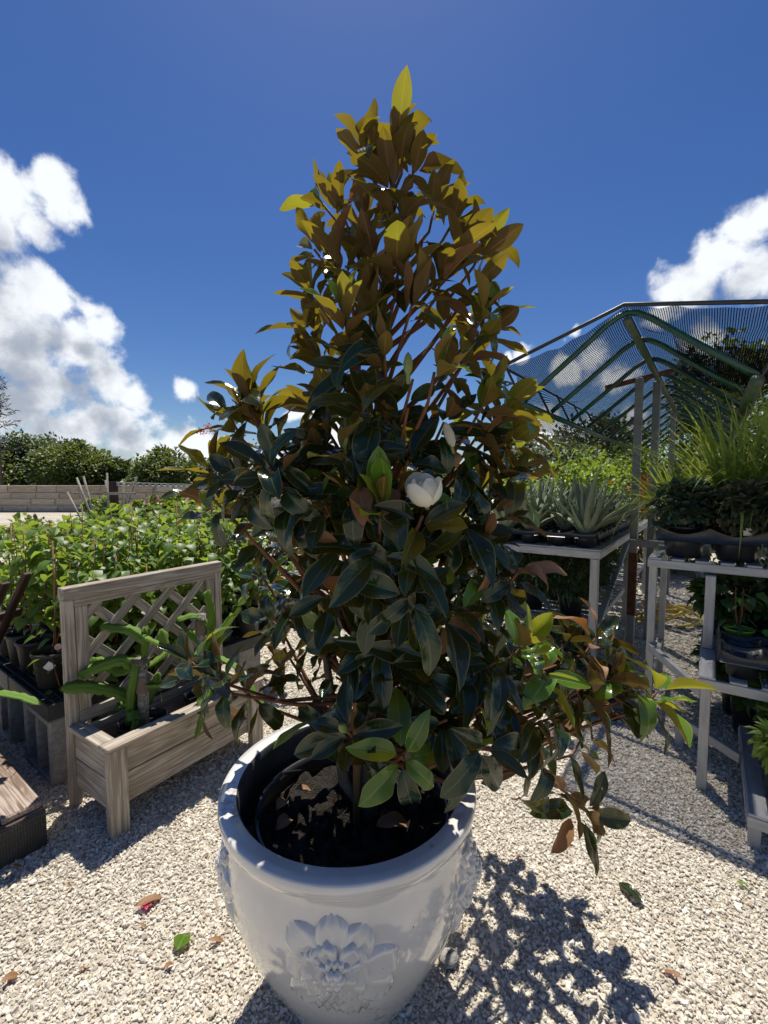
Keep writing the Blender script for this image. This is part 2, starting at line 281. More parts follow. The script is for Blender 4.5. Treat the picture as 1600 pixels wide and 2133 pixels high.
# limestone blocks
m, t, o = newmat('limestone_block'); M['stone'] = m
oi = N(t, 'ShaderNodeObjectInfo'); r = ramp(t, [(0, (.36, .29, .20)), (.35, (.45, .385, .29)), (.7, (.40, .355, .29)), (1, (.52, .46, .37))]); L(t, oi, 'Random', r, 0)
tc = N(t, 'ShaderNodeTexCoord'); mp = N(t, 'ShaderNodeMapping'); mp.inputs['Scale'].default_value = (1.2, 1, 7); L(t, tc, 'Object', mp, 0)
n = N(t, 'ShaderNodeTexNoise', inp={'Scale': 1.6, 'Detail': 6}); L(t, mp, 0, n, 'Vector')
r2 = ramp(t, [(.3, (.62, .58, .55)), (.65, (1, 1, 1))]); L(t, n, 'Fac', r2, 0)
k = N(t, 'ShaderNodeMix', data_type='RGBA', blend_type='MULTIPLY'); k.inputs[0].default_value = 1; L(t, r, 0, k, 6); L(t, r2, 0, k, 7)
b = N(t, 'ShaderNodeBsdfPrincipled', inp={'Roughness': .95}); L(t, k, 2, b, 'Base Color')
bp = N(t, 'ShaderNodeBump', inp={'Strength': .6, 'Distance': .04}); L(t, n, 'Fac', bp, 'Height'); L(t, bp, 0, b, 'Normal'); L(t, b, 0, o, 0)
# knitted shade net: strands and holes in a fine pattern (uv in metres)
m, t, o = newmat('shade_net'); M['net'] = m
uv = N(t, 'ShaderNodeUVMap'); sp = N(t, 'ShaderNodeSeparateXYZ'); L(t, uv, 0, sp, 0)
def wave(inp, period, other=None, amp=0, operiod=1):
    a = N(t, 'ShaderNodeMath', op='MULTIPLY', inp={1: 2 * PI / period}); L(t, sp, inp, a, 0)
    if other is not None:
        c = N(t, 'ShaderNodeMath', op='MULTIPLY', inp={1: 2 * PI / operiod}); L(t, sp, other, c, 0)
        s_ = N(t, 'ShaderNodeMath', op='SINE'); L(t, c, 0, s_, 0)
        d = N(t, 'ShaderNodeMath', op='MULTIPLY_ADD', inp={1: amp}); L(t, s_, 0, d, 0); L(t, a, 0, d, 2); a = d
    s_ = N(t, 'ShaderNodeMath', op='SINE'); L(t, a, 0, s_, 0)
    return s_
w1 = wave(0, .0095, 1, .4, .03); w2 = wave(1, .0125, 0, .4, .02)
ga = N(t, 'ShaderNodeMath', op='GREATER_THAN', inp={1: .20}); L(t, w1, 0, ga, 0)
gb = N(t, 'ShaderNodeMath', op='GREATER_THAN', inp={1: .35}); L(t, w2, 0, gb, 0)
mxx = N(t, 'ShaderNodeMath', op='MAXIMUM'); L(t, ga, 0, mxx, 0); L(t, gb, 0, mxx, 1)
tr = N(t, 'ShaderNodeBsdfTransparent'); df = N(t, 'ShaderNodeBsdfDiffuse'); df.inputs[0].default_value = (.012, .012, .015, 1)
ms = N(t, 'ShaderNodeMixShader'); L(t, mxx, 0, ms, 0); L(t, tr, 0, ms, 1); L(t, df, 0, ms, 2); L(t, ms, 0, o, 0)

# ------------------------------------------------------------------ mesh helpers
class MB:
    def __init__(s): s.v = []; s.f = []; s.uv = []
    def add(s, vs, fs, uv=None):
        b = len(s.v); s.v += [tuple(p) for p in vs]; s.f += [tuple(b + i for i in f) for f in fs]
        s.uv += [tuple(q) for q in uv] if uv is not None else [(0.5, 0.5)] * len(vs)
        return s
    def box(s, lo, hi, bev=0.004, mat=None):             # chamfered box
        x0, y0, z0 = lo; x1, y1, z1 = hi; b = min(bev, .45 * min(x1 - x0, y1 - y0, z1 - z0))
        V = []; idx = {}
        for i, x in enumerate((x0, x1)):
            for j, y in enumerate((y0, y1)):
                for k, z in enumerate((z0, z1)):
                    dx = b if i == 0 else -b; dy = b if j == 0 else -b; dz = b if k == 0 else -b
                    for ax, p in enumerate(((x, y + dy, z + dz), (x + dx, y, z + dz), (x + dx, y + dy, z))):
                        idx[i, j, k, ax] = len(V); V.append(p)
        I = idx; F = []
        for s_ in (0, 1):
            q = [I[s_, 0, 0, 0], I[s_, 1, 0, 0], I[s_, 1, 1, 0], I[s_, 0, 1, 0]]; F.append(q if s_ else q[::-1])
            q = [I[0, s_, 0, 1], I[1, s_, 0, 1], I[1, s_, 1, 1], I[0, s_, 1, 1]]; F.append(q[::-1] if s_ else q)
            q = [I[0, 0, s_, 2], I[1, 0, s_, 2], I[1, 1, s_, 2], I[0, 1, s_, 2]]; F.append(q if s_ else q[::-1])
        for a_ in (0, 1):
            for b_ in (0, 1):
                q = [I[a_, b_, 0, 0], I[a_, b_, 0, 1], I[a_, b_, 1, 1], I[a_, b_, 1, 0]]; F.append(q if (a_ != b_) else q[::-1])
                q = [I[a_, 0, b_, 0], I[a_, 0, b_, 2], I[a_, 1, b_, 2], I[a_, 1, b_, 0]]; F.append(q[::-1] if (a_ != b_) else q)
                q = [I[0, a_, b_, 1], I[0, a_, b_, 2], I[1, a_, b_, 2], I[1, a_, b_, 1]]; F.append(q if (a_ != b_) else q[::-1])
        for i in (0, 1):
            for j in (0, 1):
                for k in (0, 1):
                    q = [I[i, j, k, 0], I[i, j, k, 1], I[i, j, k, 2]]; F.append(q if (i + j + k) % 2 else q[::-1])
        if mat is not None: V = [tuple(mat @ Vector(p)) for p in V]
        return s.add(V, F)
    def tube(s, pts, radii, n=8, cap=True, flat=1.0):
        pts = [Vector(p) for p in pts]
        if not hasattr(radii, '__len__'): radii = [radii] * len(pts)
        V = []; F = []; up = None
        for i, p in enumerate(pts):
            d = (pts[min(i + 1, len(pts) - 1)] - pts[max(i - 1, 0)]).normalized()
            if up is None:
                up = Vector((0, 0, 1)) if abs(d.z) < .9 else Vector((1, 0, 0))
            a = d.cross(up).normalized(); b_ = a.cross(d).normalized(); up = b_
            for k in range(n):
                an = 2 * PI * k / n
                V.append(p + (a * math.cos(an) + b_ * math.sin(an) * flat) * radii[i])
        for i in range(len(pts) - 1):
            for k in range(n):
                k2 = (k + 1) % n
                F.append((i * n + k, i * n + k2, (i + 1) * n + k2, (i + 1) * n + k))
        if cap:
            F.append(tuple(range(n))[::-1]); F.append(tuple((len(pts) - 1) * n + k for k in range(n)))
        return s.add(V, F)
    def lathe(s, prof, n=32, c=(0, 0, 0), cap0=False, cap1=False):
        V = []; F = []
        for (r, z) in prof:
            for k in range(n):
                a = 2 * PI * k / n; V.append((c[0] + r * math.cos(a), c[1] + r * math.sin(a), c[2] + z))
        for i in range(len(prof) - 1):
            for k in range(n):
                k2 = (k + 1) % n; F.append((i * n + k, i * n + k2, (i + 1) * n + k2, (i + 1) * n + k))
        if cap0: F.append(tuple(range(n))[::-1])
        if cap1: F.append(tuple((len(prof) - 1) * n + k for k in range(n)))
        return s.add(V, F)
    def mesh(s, name, smooth=False):
        me = bpy.data.meshes.new(name); me.from_pydata(s.v, [], s.f)
        u = me.uv_layers.new(name='UVMap'); li = np.empty(len(me.loops), dtype=np.int32); me.loops.foreach_get('vertex_index', li)
        u.data.foreach_set('uv', np.array(s.uv, dtype=np.float32)[li].ravel())
        if smooth: me.polygons.foreach_set('use_smooth', [True] * len(me.polygons))
        return me
    def build(s, name, mat, parent=None, smooth=False, mtx=None, label=None, kind=None):
        me = s.mesh(name, smooth)
        return ob(name, me, mat, parent, mtx, label, kind)
def ob(name, me, mat=None, parent=None, mtx=None, label=None, kind=None):
    o = bpy.data.objects.new(name, me); COL.objects.link(o)
    if mat is not None and len(me.materials) == 0: me.materials.append(M[mat] if isinstance(mat, str) else mat)
    if parent is not None: o.parent = parent
    if mtx is not None: o.matrix_basis = mtx
    if label: o['label'] = label
    if kind: o['kind'] = kind
    return o
def tag(o, label, cat, group=None):
    o['label'] = label; o['category'] = cat
    if group: o['group'] = group
    return o
def thing(name, label, cat, loc=(0, 0, 0), rz=0, group=None):
    o = bpy.data.objects.new(name, None); COL.objects.link(o); o.empty_display_size = .1
    o.location = loc; o.rotation_euler = (0, 0, rz)
    return tag(o, label, cat, group)
def dup(root, loc, rz=0, scale=1, label=None, group=None):
    def cp(o, par):
        c = o.copy(); COL.objects.link(c); c.parent = par
        for ch in KIDS.get(o.name, list(o.children)): cp(ch, c)
        return c
    r = cp(root, None); r.location = loc; r.rotation_euler = (0, 0, rz); r.scale = (scale,) * 3
    if label: r['label'] = label
    if group: r['group'] = group
    return r
KIDS = {}
def frame(x, y, o):                                       # 4x4 from x axis, approximate y, origin
    x = Vector(x).normalized(); y = Vector(y); z = x.cross(y).normalized(); y = z.cross(x)
    return Matrix(((x.x, y.x, z.x, o[0]), (x.y, y.y, z.y, o[1]), (x.z, y.z, z.z, o[2]), (0, 0, 0, 1)))
def board(name, p, q, w, th, side, mat, parent, bev=.003, label=None, kind=None):   # local X from p to q, width along `side`
    p = Vector(p); q = Vector(q); l = (q - p).length
    mt = frame(q - p, side, (p + q) / 2)
    return MB().box((-l / 2, -w / 2, -th / 2), (l / 2, w / 2, th / 2), bev).build(name, mat, parent, mtx=mt, label=label, kind=kind)
def leafgrid(Ln, W, nl=8, nw=4, bend=.2, fold=.25, wave=0.0, shape='obovate', petiole=.06, seed=0, twist=0.0):
    rng = random.Random(seed); V = []; F = []; UV = []
    ph = rng.uniform(0, 6)
    for i in range(nl + 1):
        t = i / nl
        if shape == 'obovate': w = math.sin(PI * min(1, t ** .92 * 1.0)) ** .75 if 0 < t < 1 else 0; w *= (.85 + .25 * t)
        elif shape == 'heart': w = (math.sin(PI * t ** .55) ** .9 if 0 < t < 1 else 0)
        elif shape == 'blade': w = min(1, 8 * t + .35) * (1 - t ** 3)
        else: w = math.sin(PI * t) if 0 < t < 1 else 0
        w = max(w, .02)
        al = t * Ln * (1 - petiole) + petiole * Ln
        an = bend * t * 1.6
        y = al * (math.sin(an) / an if abs(an) > 1e-4 else 1); z = -al * (1 - math.cos(an)) / an if abs(an) > 1e-4 else 0
        for j in range(nw + 1):
            u = -1 + 2 * j / nw; x = u * w * W / 2
            zz = z + abs(u) * w * W / 2 * fold + wave * W * math.sin(t * 9 + ph + (2 if u > 0 else 0)) * u * u * w
            tw = twist * t
            V.append((x * math.cos(tw) - (zz - z) * math.sin(tw), y, z + x * math.sin(tw) + (zz - z) * math.cos(tw))); UV.append((u, t))
    for i in range(nl):
        for j in range(nw):
            a = i * (nw + 1) + j; F.append((a, a + 1, a + nw + 2, a + nw + 1))
    return np.array(V, dtype=np.float32), F, UV
def leafmesh(name, lg, mat, petr=None, Ln=None, rnd=0.0):
    b = MB().add(lg[0], lg[1], lg[2]); me = b.mesh(name, True); me.materials.append(M[mat])
    a = me.attributes.new('rnd', 'FLOAT', 'POINT'); a.data.foreach_set('value', [rnd] * len(me.vertices))
    return me
def scatter(name, lg, mats, mat, parent=None, kind='stuff', rnd=None, label=None, seed=0):   # joins many small leaves into one mesh
    V, F, UV = lg if not isinstance(lg, list) else lg[0]
    lgs = lg if isinstance(lg, list) else [lg]
    A = np.array(mats, dtype=np.float32); n = len(A); rs = np.random.RandomState(seed)
    if rnd is None: rnd = rs.rand(n)
    nv = len(V); Fa = np.array(F, dtype=np.int32)
    which = rs.randint(0, len(lgs), n); stack = np.stack([g[0] for g in lgs])
    P = np.einsum('nij,nvj->nvi', A[:, :3, :3], stack[which]) + A[:, None, :3, 3]
    me = bpy.data.meshes.new(name); me.vertices.add(n * nv); me.vertices.foreach_set('co', P.ravel())
    FF = (Fa[None] + (np.arange(n) * nv)[:, None, None]).reshape(-1)
    k = Fa.shape[1]; me.loops.add(len(FF)); me.loops.foreach_set('vertex_index', FF.astype(np.int32))
    nf = n * len(Fa); me.polygons.add(nf); me.polygons.foreach_set('loop_start', np.arange(nf, dtype=np.int32) * k)
    me.polygons.foreach_set('use_smooth', np.ones(nf, dtype=bool))
    u = me.uv_layers.new(name='UVMap'); uvp = np.tile(np.array(UV, dtype=np.float32), (n, 1)); u.data.foreach_set('uv', uvp[FF].ravel())
    a = me.attributes.new('rnd', 'FLOAT', 'POINT'); a.data.foreach_set('value', np.repeat(np.asarray(rnd, dtype=np.float32), nv))
    me.update(); me.validate()
    return ob(name, me, mat, parent, None, label, kind)
def leafmat4(p, d, nrm, s=1.0, roll=0.0):                 # local Y along d, local Z near nrm
    d = Vector(d).normalized(); nrm = Vector(nrm); x = d.cross(nrm)
    if x.length < 1e-4: x = d.cross(Vector((.3, .5, .8)))
    x.normalize(); z = x.cross(d)
    if roll: c, s_ = math.cos(roll), math.sin(roll); x, z = x * c + z * s_, z * c - x * s_
    return Matrix(((x.x * s, d.x * s, z.x * s, p[0]), (x.y * s, d.y * s, z.y * s, p[1]), (x.z * s, d.z * s, z.z * s, p[2]), (0, 0, 0, 1)))
def rdir(r, up=0.0):
    v = Vector((r.gauss(0, 1), r.gauss(0, 1), r.gauss(0, 1) + up)); return v.normalized()

# ------------------------------------------------------------------ ground, gravel
g = MB(); R_ = 900
g.add([(-R_, -R_, 0), (R_, -R_, 0), (R_, R_, 0), (-R_, R_, 0)], [(0, 1, 2, 3)])
ground = g.build('ground', 'ground'); ground['kind'] = 'structure'; ground['label'] = 'pale crushed limestone ground of the nursery yard'
rs = np.random.RandomState(3)
def pebble_points(y0, y1, dens, lo, hi):
    hx = 1.02 * y1 + .6; n = int((y1 - y0) * 2 * hx * dens)
    p = np.stack([rs.uniform(-hx, hx, n), rs.uniform(y0, y1, n)], 1)
    p = p[np.abs(p[:, 0]) < 1.02 * p[:, 1] + .55]
    s = rs.uniform(lo, hi, len(p)) * np.where(rs.rand(len(p)) < .05, 1.7, 1) * np.where(rs.rand(len(p)) < .25, .65, 1)
    return p, s
pp = [pebble_points(.55, 2.3, 14500, .0034, .0070), pebble_points(2.3, 3.6, 6500, .0050, .0090), pebble_points(3.6, 7.0, 1700, .009, .015)]
P2 = np.concatenate([a for a, b in pp]); S1 = np.concatenate([b for a, b in pp]); n = len(P2)
z = rs.uniform(-.001, .006, n)
me = bpy.data.meshes.new('gravel'); me.vertices.add(n); me.vertices.foreach_set('co', np.column_stack([P2, z]).astype(np.float32).ravel())
a = me.attributes.new('scl', 'FLOAT_VECTOR', 'POINT')
a.data.foreach_set('vector', (S1[:, None] * np.column_stack([rs.uniform(.85, 1.45, n), rs.uniform(.7, 1.05, n), rs.uniform(.5, .85, n)])).astype(np.float32).ravel())
a = me.attributes.new('rot', 'FLOAT_VECTOR', 'POINT')
a.data.foreach_set('vector', np.column_stack([rs.normal(0, .35, n), rs.normal(0, .35, n), rs.uniform(0, 6.28, n)]).astype(np.float32).ravel())
gravel = ob('gravel', me, 'pebble', kind='stuff'); gravel['label'] = 'loose pale limestone pebbles covering the yard'
ng = bpy.data.node_groups.new('pebbles', 'GeometryNodeTree')
ng.interface.new_socket('Geometry', in_out='INPUT', socket_type='NodeSocketGeometry'); ng.interface.new_socket('Geometry', in_out='OUTPUT', socket_type='NodeSocketGeometry')
gi = N(ng, 'NodeGroupInput'); go = N(ng, 'NodeGroupOutput'); jn = N(ng, 'GeometryNodeJoinGeometry')
for i in range(6):
    ic = N(ng, 'GeometryNodeMeshIcoSphere', inp={'Radius': 1.0, 'Subdivisions': 2})
    nz = N(ng, 'ShaderNodeTexNoise', noise_dimensions='4D', inp={'Scale': .75, 'Detail': 1.0, 'W': i * 3.7})
    sb = N(ng, 'ShaderNodeVectorMath', op='SUBTRACT'); L(ng, nz, 'Color', sb, 0); sb.inputs[1].default_value = (.5, .5, .5)
    mu = N(ng, 'ShaderNodeVectorMath', op='SCALE'); L(ng, sb, 0, mu, 0); mu.inputs['Scale'].default_value = 1.9
    sp_ = N(ng, 'GeometryNodeSetPosition'); L(ng, ic, 0, sp_, 0); L(ng, mu, 0, sp_, 'Offset')
    sm = N(ng, 'GeometryNodeSetMaterial'); L(ng, sp_, 0, sm, 0); sm.inputs['Material'].default_value = M['pebble']
    gt = N(ng, 'GeometryNodeGeometryToInstance'); L(ng, sm, 0, gt, 0); L(ng, gt, 0, jn, 0)
io = N(ng, 'GeometryNodeInstanceOnPoints'); L(ng, gi, 0, io, 'Points'); L(ng, jn, 0, io, 'Instance'); io.inputs['Pick Instance'].default_value = True
for nm_, so_ in (('scl', 'Scale'), ('rot', 'Rotation')):
    na = N(ng, 'GeometryNodeInputNamedAttribute', data_type='FLOAT_VECTOR'); na.inputs['Name'].default_value = nm_; L(ng, na, 0, io, so_)
L(ng, io, 0, go, 0)
md = gravel.modifiers.new('pebbles', 'NODES'); md.node_group = ng

# ------------------------------------------------------------------ wall of limestone blocks
wall = thing('limestone_wall', 'low wall of big sawn limestone blocks at the back of the yard', 'wall', (0, 24, 0))
rw = random.Random(8)
MB().box((-27, .03, 0), (12, .35, 1.41), .01).build('wall_core', 'stone', wall)
hcs = [.0, .36, .70, 1.04, 1.40]
for c in range(4):
    x = -27 - rw.uniform(0, .6)
    while x < 12:
        w = rw.uniform(.95, 1.75); d = rw.uniform(-.02, .02); dz = rw.uniform(0, .03) if c == 3 else 0
        MB().box((-w / 2 + .012, -.02, .008), (w / 2 - .012, .36 if c < 3 else .38, hcs[c + 1] - hcs[c] - .008 + dz), .02).build('stone_block', 'stone', wall, mtx=Matrix.Translation((x + w / 2, d - .0, hcs[c])))
        x += w

# ------------------------------------------------------------------ generic plants
def crown_points(r, clumps, per, spread, shell=.75):
    """leaf positions gathered into clumps through an ellipsoid (unit), with outward directions"""
    out = []
    for _ in range(clumps):
        d = rdir(r, .25); k = shell + (1 - shell) * r.random() if r.random() < .8 else r.uniform(.2, shell)
        c = d * k
        for _ in range(per):
            o_ = rdir(r) * spread * (r.random() ** .5)
            out.append((c + o_, (d * .6 + o_.normalized() * .8)))
    return out
LG_TREE = [leafgrid(1, .62, 1, 2, .3, .35, 0, 'ell'), leafgrid(1, .5, 1, 2, .5, .3, 0, 'ell')]
LG_TREE = [leafgrid(1, .6, 2, 2, .3, .35, 0, 'obovate'), leafgrid(1, .5, 2, 2, .6, .3, 0, 'obovate')]
LG_SAP = [leafgrid(1, .72, 4, 2, .5, .25, .06, 'heart', seed=i) for i in range(3)]
LG_NARROW = [leafgrid(1, .16, 2, 2, .3, .3, 0, 'obovate')]
def broad_tree(name, label, base, h, rx, rz, mat, seed, clumps=90, per=110, leaf=.3, trunk_r=.16, group=None, cz=None, ry=None):
    r = random.Random(seed); t = thing(name, label, 'tree', base, 0, group)
    cz = h - rz if cz is None else cz; ry = ry or rx
    MB().tube([(0, 0, -.05), (.05, 0, cz * .5), (.1, .05, cz)], [trunk_r, trunk_r * .8, trunk_r * .5], 8).build('trunk', 'bark', t, True)
    for i in range(7):
        a = r.uniform(0, 6.28); e = Vector((math.cos(a) * rx * .7, math.sin(a) * ry * .7, cz + r.uniform(-.3, .6) * rz))
        MB().tube([(.03, 0, cz * .45), (e.x * .5, e.y * .5, cz * .7), e], [trunk_r * .5, trunk_r * .3, trunk_r * .1], 6).build('limb', 'bark', t, True)
    ms = []
    for p, d in crown_points(r, clumps, per, .30):
        q = Vector((p.x * rx, p.y * ry, cz + p.z * rz))
        if q.z < .25: continue
        ms.append(leafmat4(q, (d + rdir(r) * .8), Vector((0, 0, 1)) + rdir(r) * .6, leaf * r.uniform(.6, 1.2)))
    scatter('crown', LG_TREE, ms, mat, t, seed=seed)
    return t
def pxt(px, top_y, Y): p = at(px, top_y, Y); return (p.x, Y, 0), p.z
FAR = [('broadleaf_tree', 'dark round crowned tree rising highest behind the wall on the left', 88, 908, 36, 3.0, 2.5, 'treeleaf', 90),
       ('broadleaf_tree', 'green bushy tree at the left edge behind the wall', -10, 936, 34, 3.6, 2.3, 'treeleaf2', 80),
       ('broadleaf_tree', 'light green bushy tree below and right of the tallest round crown', 158, 930, 33, 2.6, 2.1, 'treeleaf2', 80),
       ('broadleaf_tree', 'loose dull green tree filling the gap beside the round topped tree', 235, 962, 34, 2.0, 1.4, 'treeleaf', 50),
       ('broadleaf_tree', 'round topped green tree just left of the magnolia behind the wall', 345, 944, 32, 2.3, 2.1, 'treeleaf2', 90),
       ('broadleaf_tree', 'green tree half hidden behind the magnolia above the wall', 470, 960, 33, 2.6, 1.8, 'treeleaf', 60),
       ('broadleaf_tree', 'dark tree seen through gaps in the magnolia crown', 640, 965, 34, 3.0, 1.8, 'treeleaf', 60),
       ('broadleaf_tree', 'hazy grey green tree right of the magnolia behind the shade canopy', 1120, 905, 26, 2.6, 2.0, 'treeleaf', 55),
       ('broadleaf_tree', 'dark tree seen below the far end of the shade canopy', 1270, 880, 24, 2.6, 2.2, 'treeleaf', 60)]
for i, (nm_, lb, px, py, Y, rx, rz, mt, cl) in enumerate(FAR):
    b, h = pxt(px, py, Y); broad_tree(nm_, lb, b, h, rx, rz, mt, 40 + i, cl, 110, .34, group='trees beyond the wall')
b, h = pxt(1510, 715, 13); broad_tree('broadleaf_tree', 'tall dark tree behind the right end of the shade net', b, h, 1.5, 1.9, 'treeleaf', 71, 45, 90, .2, .12, 'trees beyond the wall')
b, h = pxt(1640, 740, 9.5); broad_tree('broadleaf_tree', 'dark leafy tree at the right edge behind the lemongrass', b, h, 1.4, 1.7, 'treeleaf', 72, 45, 90, .2, .12, 'trees beyond the wall')
# low far belt that closes the view between the trees
r = random.Random(91)
for i, x in enumerate((-44, -33, -23, -9, 4, 15, 27, 40)):
    broad_tree('hedge_tree', ['leftmost', 'second', 'third', 'fourth', 'fifth', 'sixth', 'seventh', 'rightmost'][i] + ' low tree from the left in the far skyline belt', (x, 44 + r.uniform(-2, 2), 0), r.uniform(1.7, 2.5), r.uniform(6, 7), 1.3, 'treeleaf', 100 + i, 70, 100, .5, .2, 'belt of low trees on the skyline')
# feathery casuarina at the left edge
b, h = pxt(-14, 775, 30)
t = thing('casuarina_tree', 'thin dark feathery conifer at the left edge of the sky', 'tree', b)
MB().tube([(0, 0, 0), (.1, 0, h * .5), (0, 0, h)], [.16, .1, .02], 8).build('trunk', 'bark', t, True)
r = random.Random(12); ms = []
for i in range(70):
    z0 = h * (.35 + .65 * i / 70); a = r.uniform(0, 6.28); ln = .3 + 1.5 * (1 - i / 72) * r.uniform(.5, 1)
    for k in range(26):
        f = r.random(); p = Vector((math.cos(a) * ln * f, math.sin(a) * ln * f, z0 + .25 * f * ln)) + rdir(r) * .13
        ms.append(leafmat4(p, Vector((math.cos(a) * .5, math.sin(a) * .5, r.uniform(-.6, .6))), rdir(r), r.uniform(.2, .4)))
scatter('crown', LG_NARROW, ms, 'pineleaf', t, seed=2)

def shrub(name, label, loc, rad3, mat, seed, n=700, leaf=.06, lgs=None, flowers=None, group=None, cat='shrub', base_z=0, up=.3):
    """a bush: stems plus a body of leaves; flowers = (material, count, size, name)"""
    r = random.Random(seed); t = thing(name, label, cat, loc, 0, group); rx, ry, rz = rad3
    for i in range(5):
        a = r.uniform(0, 6.28); MB().tube([(0, 0, base_z - .01), (math.cos(a) * rx * .25, math.sin(a) * ry * .25, base_z + rz * .8), (math.cos(a) * rx * .6, math.sin(a) * ry * .6, base_z + rz * 1.4)], [.008 + rx * .012, .006 + rx * .008, .003], 5).build('stem', 'bark', t, True)
    ms = []
    for p, d in crown_points(r, max(8, n // 22), 22, .34, .7):
        q = Vector((p.x * rx, p.y * ry, base_z + rz + p.z * rz))
        if q.z < base_z + .01: continue
        ms.append(leafmat4(q, d + Vector((0, 0, up)) + rdir(r) * .5, Vector((0, 0, 1)) + rdir(r) * .5, leaf * r.uniform(.6, 1.25)))
    scatter('foliage', lgs or LG_TREE, ms, mat, t, seed=seed)
    if flowers:
        fm, cnt, fs, fname = flowers
        pet = leafgrid(1, .75, 2, 2, .5, .15, 0, 'obovate', 0)
        for k in range(cnt):
            d = rdir(r, .5); q = Vector((d.x * rx, d.y * ry - .02, base_z + rz + d.z * rz)) * 1.0
            mm = [leafmat4((0, 0, 0), Vector((math.cos(a), math.sin(a), .35)), (0, 0, 1), fs) for a in (0, 1.257, 2.51, 3.77, 5.03)]
            f = scatter(fname, pet, mm, fm, t, kind=None, seed=k); f.matrix_basis = leafmat4(q, rdir(r), Vector((0, -1, .6)) + rdir(r) * .5)
    return t

# ------------------------------------------------------------------ the big glazed pot
PC = Vector((-.105, 1.325, 0)); RIM = .70
PROF = [(.140, .0), (.155, .02), (.190, .07), (.230, .14), (.280, .24), (.325, .34), (.354, .44), (.359, .54), (.350, .61), (.345, .637), (.350, .645), (.368, .652), (.377, .664), (.381, .680), (.380, .696), (.376, .7025), (.354, .7035), (.331, .7025), (.326, .697), (.322, .66), (.330, .60), (.335, .50)]
def prad(z):
    for (r0, z0), (r1, z1) in zip(PROF[:10], PROF[1:10]):
        if z0 <= z <= z1: return r0 + (r1 - r0) * (z - z0) / (z1 - z0)
    return .34
pot = thing('glazed_pot', 'large white glazed ceramic pot with raised flowers holding the magnolia', 'pot', PC)
MB().lathe(PROF[:18], 96, cap0=True).build('body', 'glaze', pot, True)
MB().lathe(PROF[17:], 96).build('inner_wall', 'liner', pot, True)
def petal(fl, th0, z0, ang, ln, wd, hgt, base):            # petal laid on the pot's curved flank: local 2-D frame (s = around, v = up)
    nl, nw = 12, 8; V = []; F = []
    for i in range(nl + 1):
        t_ = i / nl; w = wd * (.35 + .65 * min(1, t_ * 1.5)) * max(.02, 1 - max(0, (t_ - .45) / .55) ** 3) ** .5
        for j in range(nw + 1):
            u = -1 + 2 * j / nw
            a = t_ * ln * (1 - .10 * u * u * t_) ; c = u * w / 2
            s_ = a * math.cos(ang) - c * math.sin(ang); v = a * math.sin(ang) + c * math.cos(ang)
            e = min(1, (1 - abs(u)) * 4) * min(1, (1 - t_) * 6 + .0) 
            h = base + hgt * (.35 + .65 * math.sin(PI * (.15 + .7 * t_))) * (.75 + .25 * abs(u)) + .0065 * math.cos(u * PI * 3.5) * t_
            h = h * e - .006 * (1 - e)
            z = z0 + v; R = prad(z) + h; th = th0 + s_ / .36
            V.append((R * math.cos(th), R * math.sin(th), z))
    for i in range(nl):
        for j in range(nw):
            q = i * (nw + 1) + j; F.append((q, q + 1, q + nw + 2, q + nw + 1))
    MB().add(V, F).build('petal', 'glaze', fl, True)
for th0, z0, lb, sd in ((rad(-91), .475, 'raised flower on the front of the pot', 1), (rad(-172), .46, 'raised flower on the left flank of the pot', 2), (rad(-12), .46, 'raised flower on the right flank of the pot', 3), (rad(90), .41, 'raised flower on the back of the pot', 4)):
    r = random.Random(sd)
    hub = MB()
    for a in range(7):
        an = a * 2 * PI / 6 if a < 6 else 0; rr = .014 if a < 6 else 0
        th = th0 + rr * math.cos(an) / .36; zz = z0 + .012 + rr * math.sin(an); R = prad(zz) + .032
        V = []; F = []; nn = 8; cx = Vector((R * math.cos(th), R * math.sin(th), zz))
        for i in range(5):
            la = -PI / 2 + PI * i / 4
            for k in range(nn): V.append(cx + .0125 * Vector((math.cos(la) * math.cos(2 * PI * k / nn), math.cos(la) * math.sin(2 * PI * k / nn), math.sin(la))))
        for i in range(4):
            for k in range(nn): F.append((i * nn + k, i * nn + (k + 1) % nn, (i + 1) * nn + (k + 1) % nn, (i + 1) * nn + k))
        hub.add(V, F)
    fl = hub.build('relief_flower', 'glaze', pot, True, label=lb)
    for k in range(9): petal(fl, th0, z0 - .01, k * 2 * PI / 9 + .25 + r.uniform(-.12, .12), r.uniform(.135, .175), .105, .014, .0)
    for k in range(7): petal(fl, th0, z0, k * 2 * PI / 7 + .1 + r.uniform(-.15, .15), r.uniform(.085, .11), .085, .016, .009)
    for k in range(6): petal(fl, th0, z0 + .005, k * 2 * PI / 6 + .5, .055, .055, .014, .018)
# black nursery container and soil inside it
np_ = thing('nursery_container', 'black plastic nursery container of soil sunk inside the white pot', 'container', PC + Vector((.012, 0, .30)))
MB().lathe([(.26, 0), (.285, .30), (.295, .31), (.295, .318), (.285, .32), (.279, .30), (.275, .24)], 64, cap0=True).build('container_wall', 'plastic', np_, True)
V = []; F = []; rs_ = np.random.RandomState(4); nr, na = 14, 48
for i in range(nr + 1):
    for k in range(na):
        rr = .277 * i / nr; a_ = 2 * PI * k / na; V.append((rr * math.cos(a_), rr * math.sin(a_), .265 + (.014 * rs_.randn() if 0 < i < nr else 0) + .025 * (1 - i / nr)))
for i in range(nr):
    for k in range(na): F.append((i * na + k, i * na + (k + 1) % na, (i + 1) * na + (k + 1) % na, (i + 1) * na + k))
MB().add(V, F).build('soil', 'soil', np_, True)
MB().tube([(-.30, -.02, .20), (-.272, -.07, .34), (-.268, .02, .35), (-.245, .12, .33), (-.20, .19, .29)], .006, 8).build('drip_hose', 'plastic', np_, True)

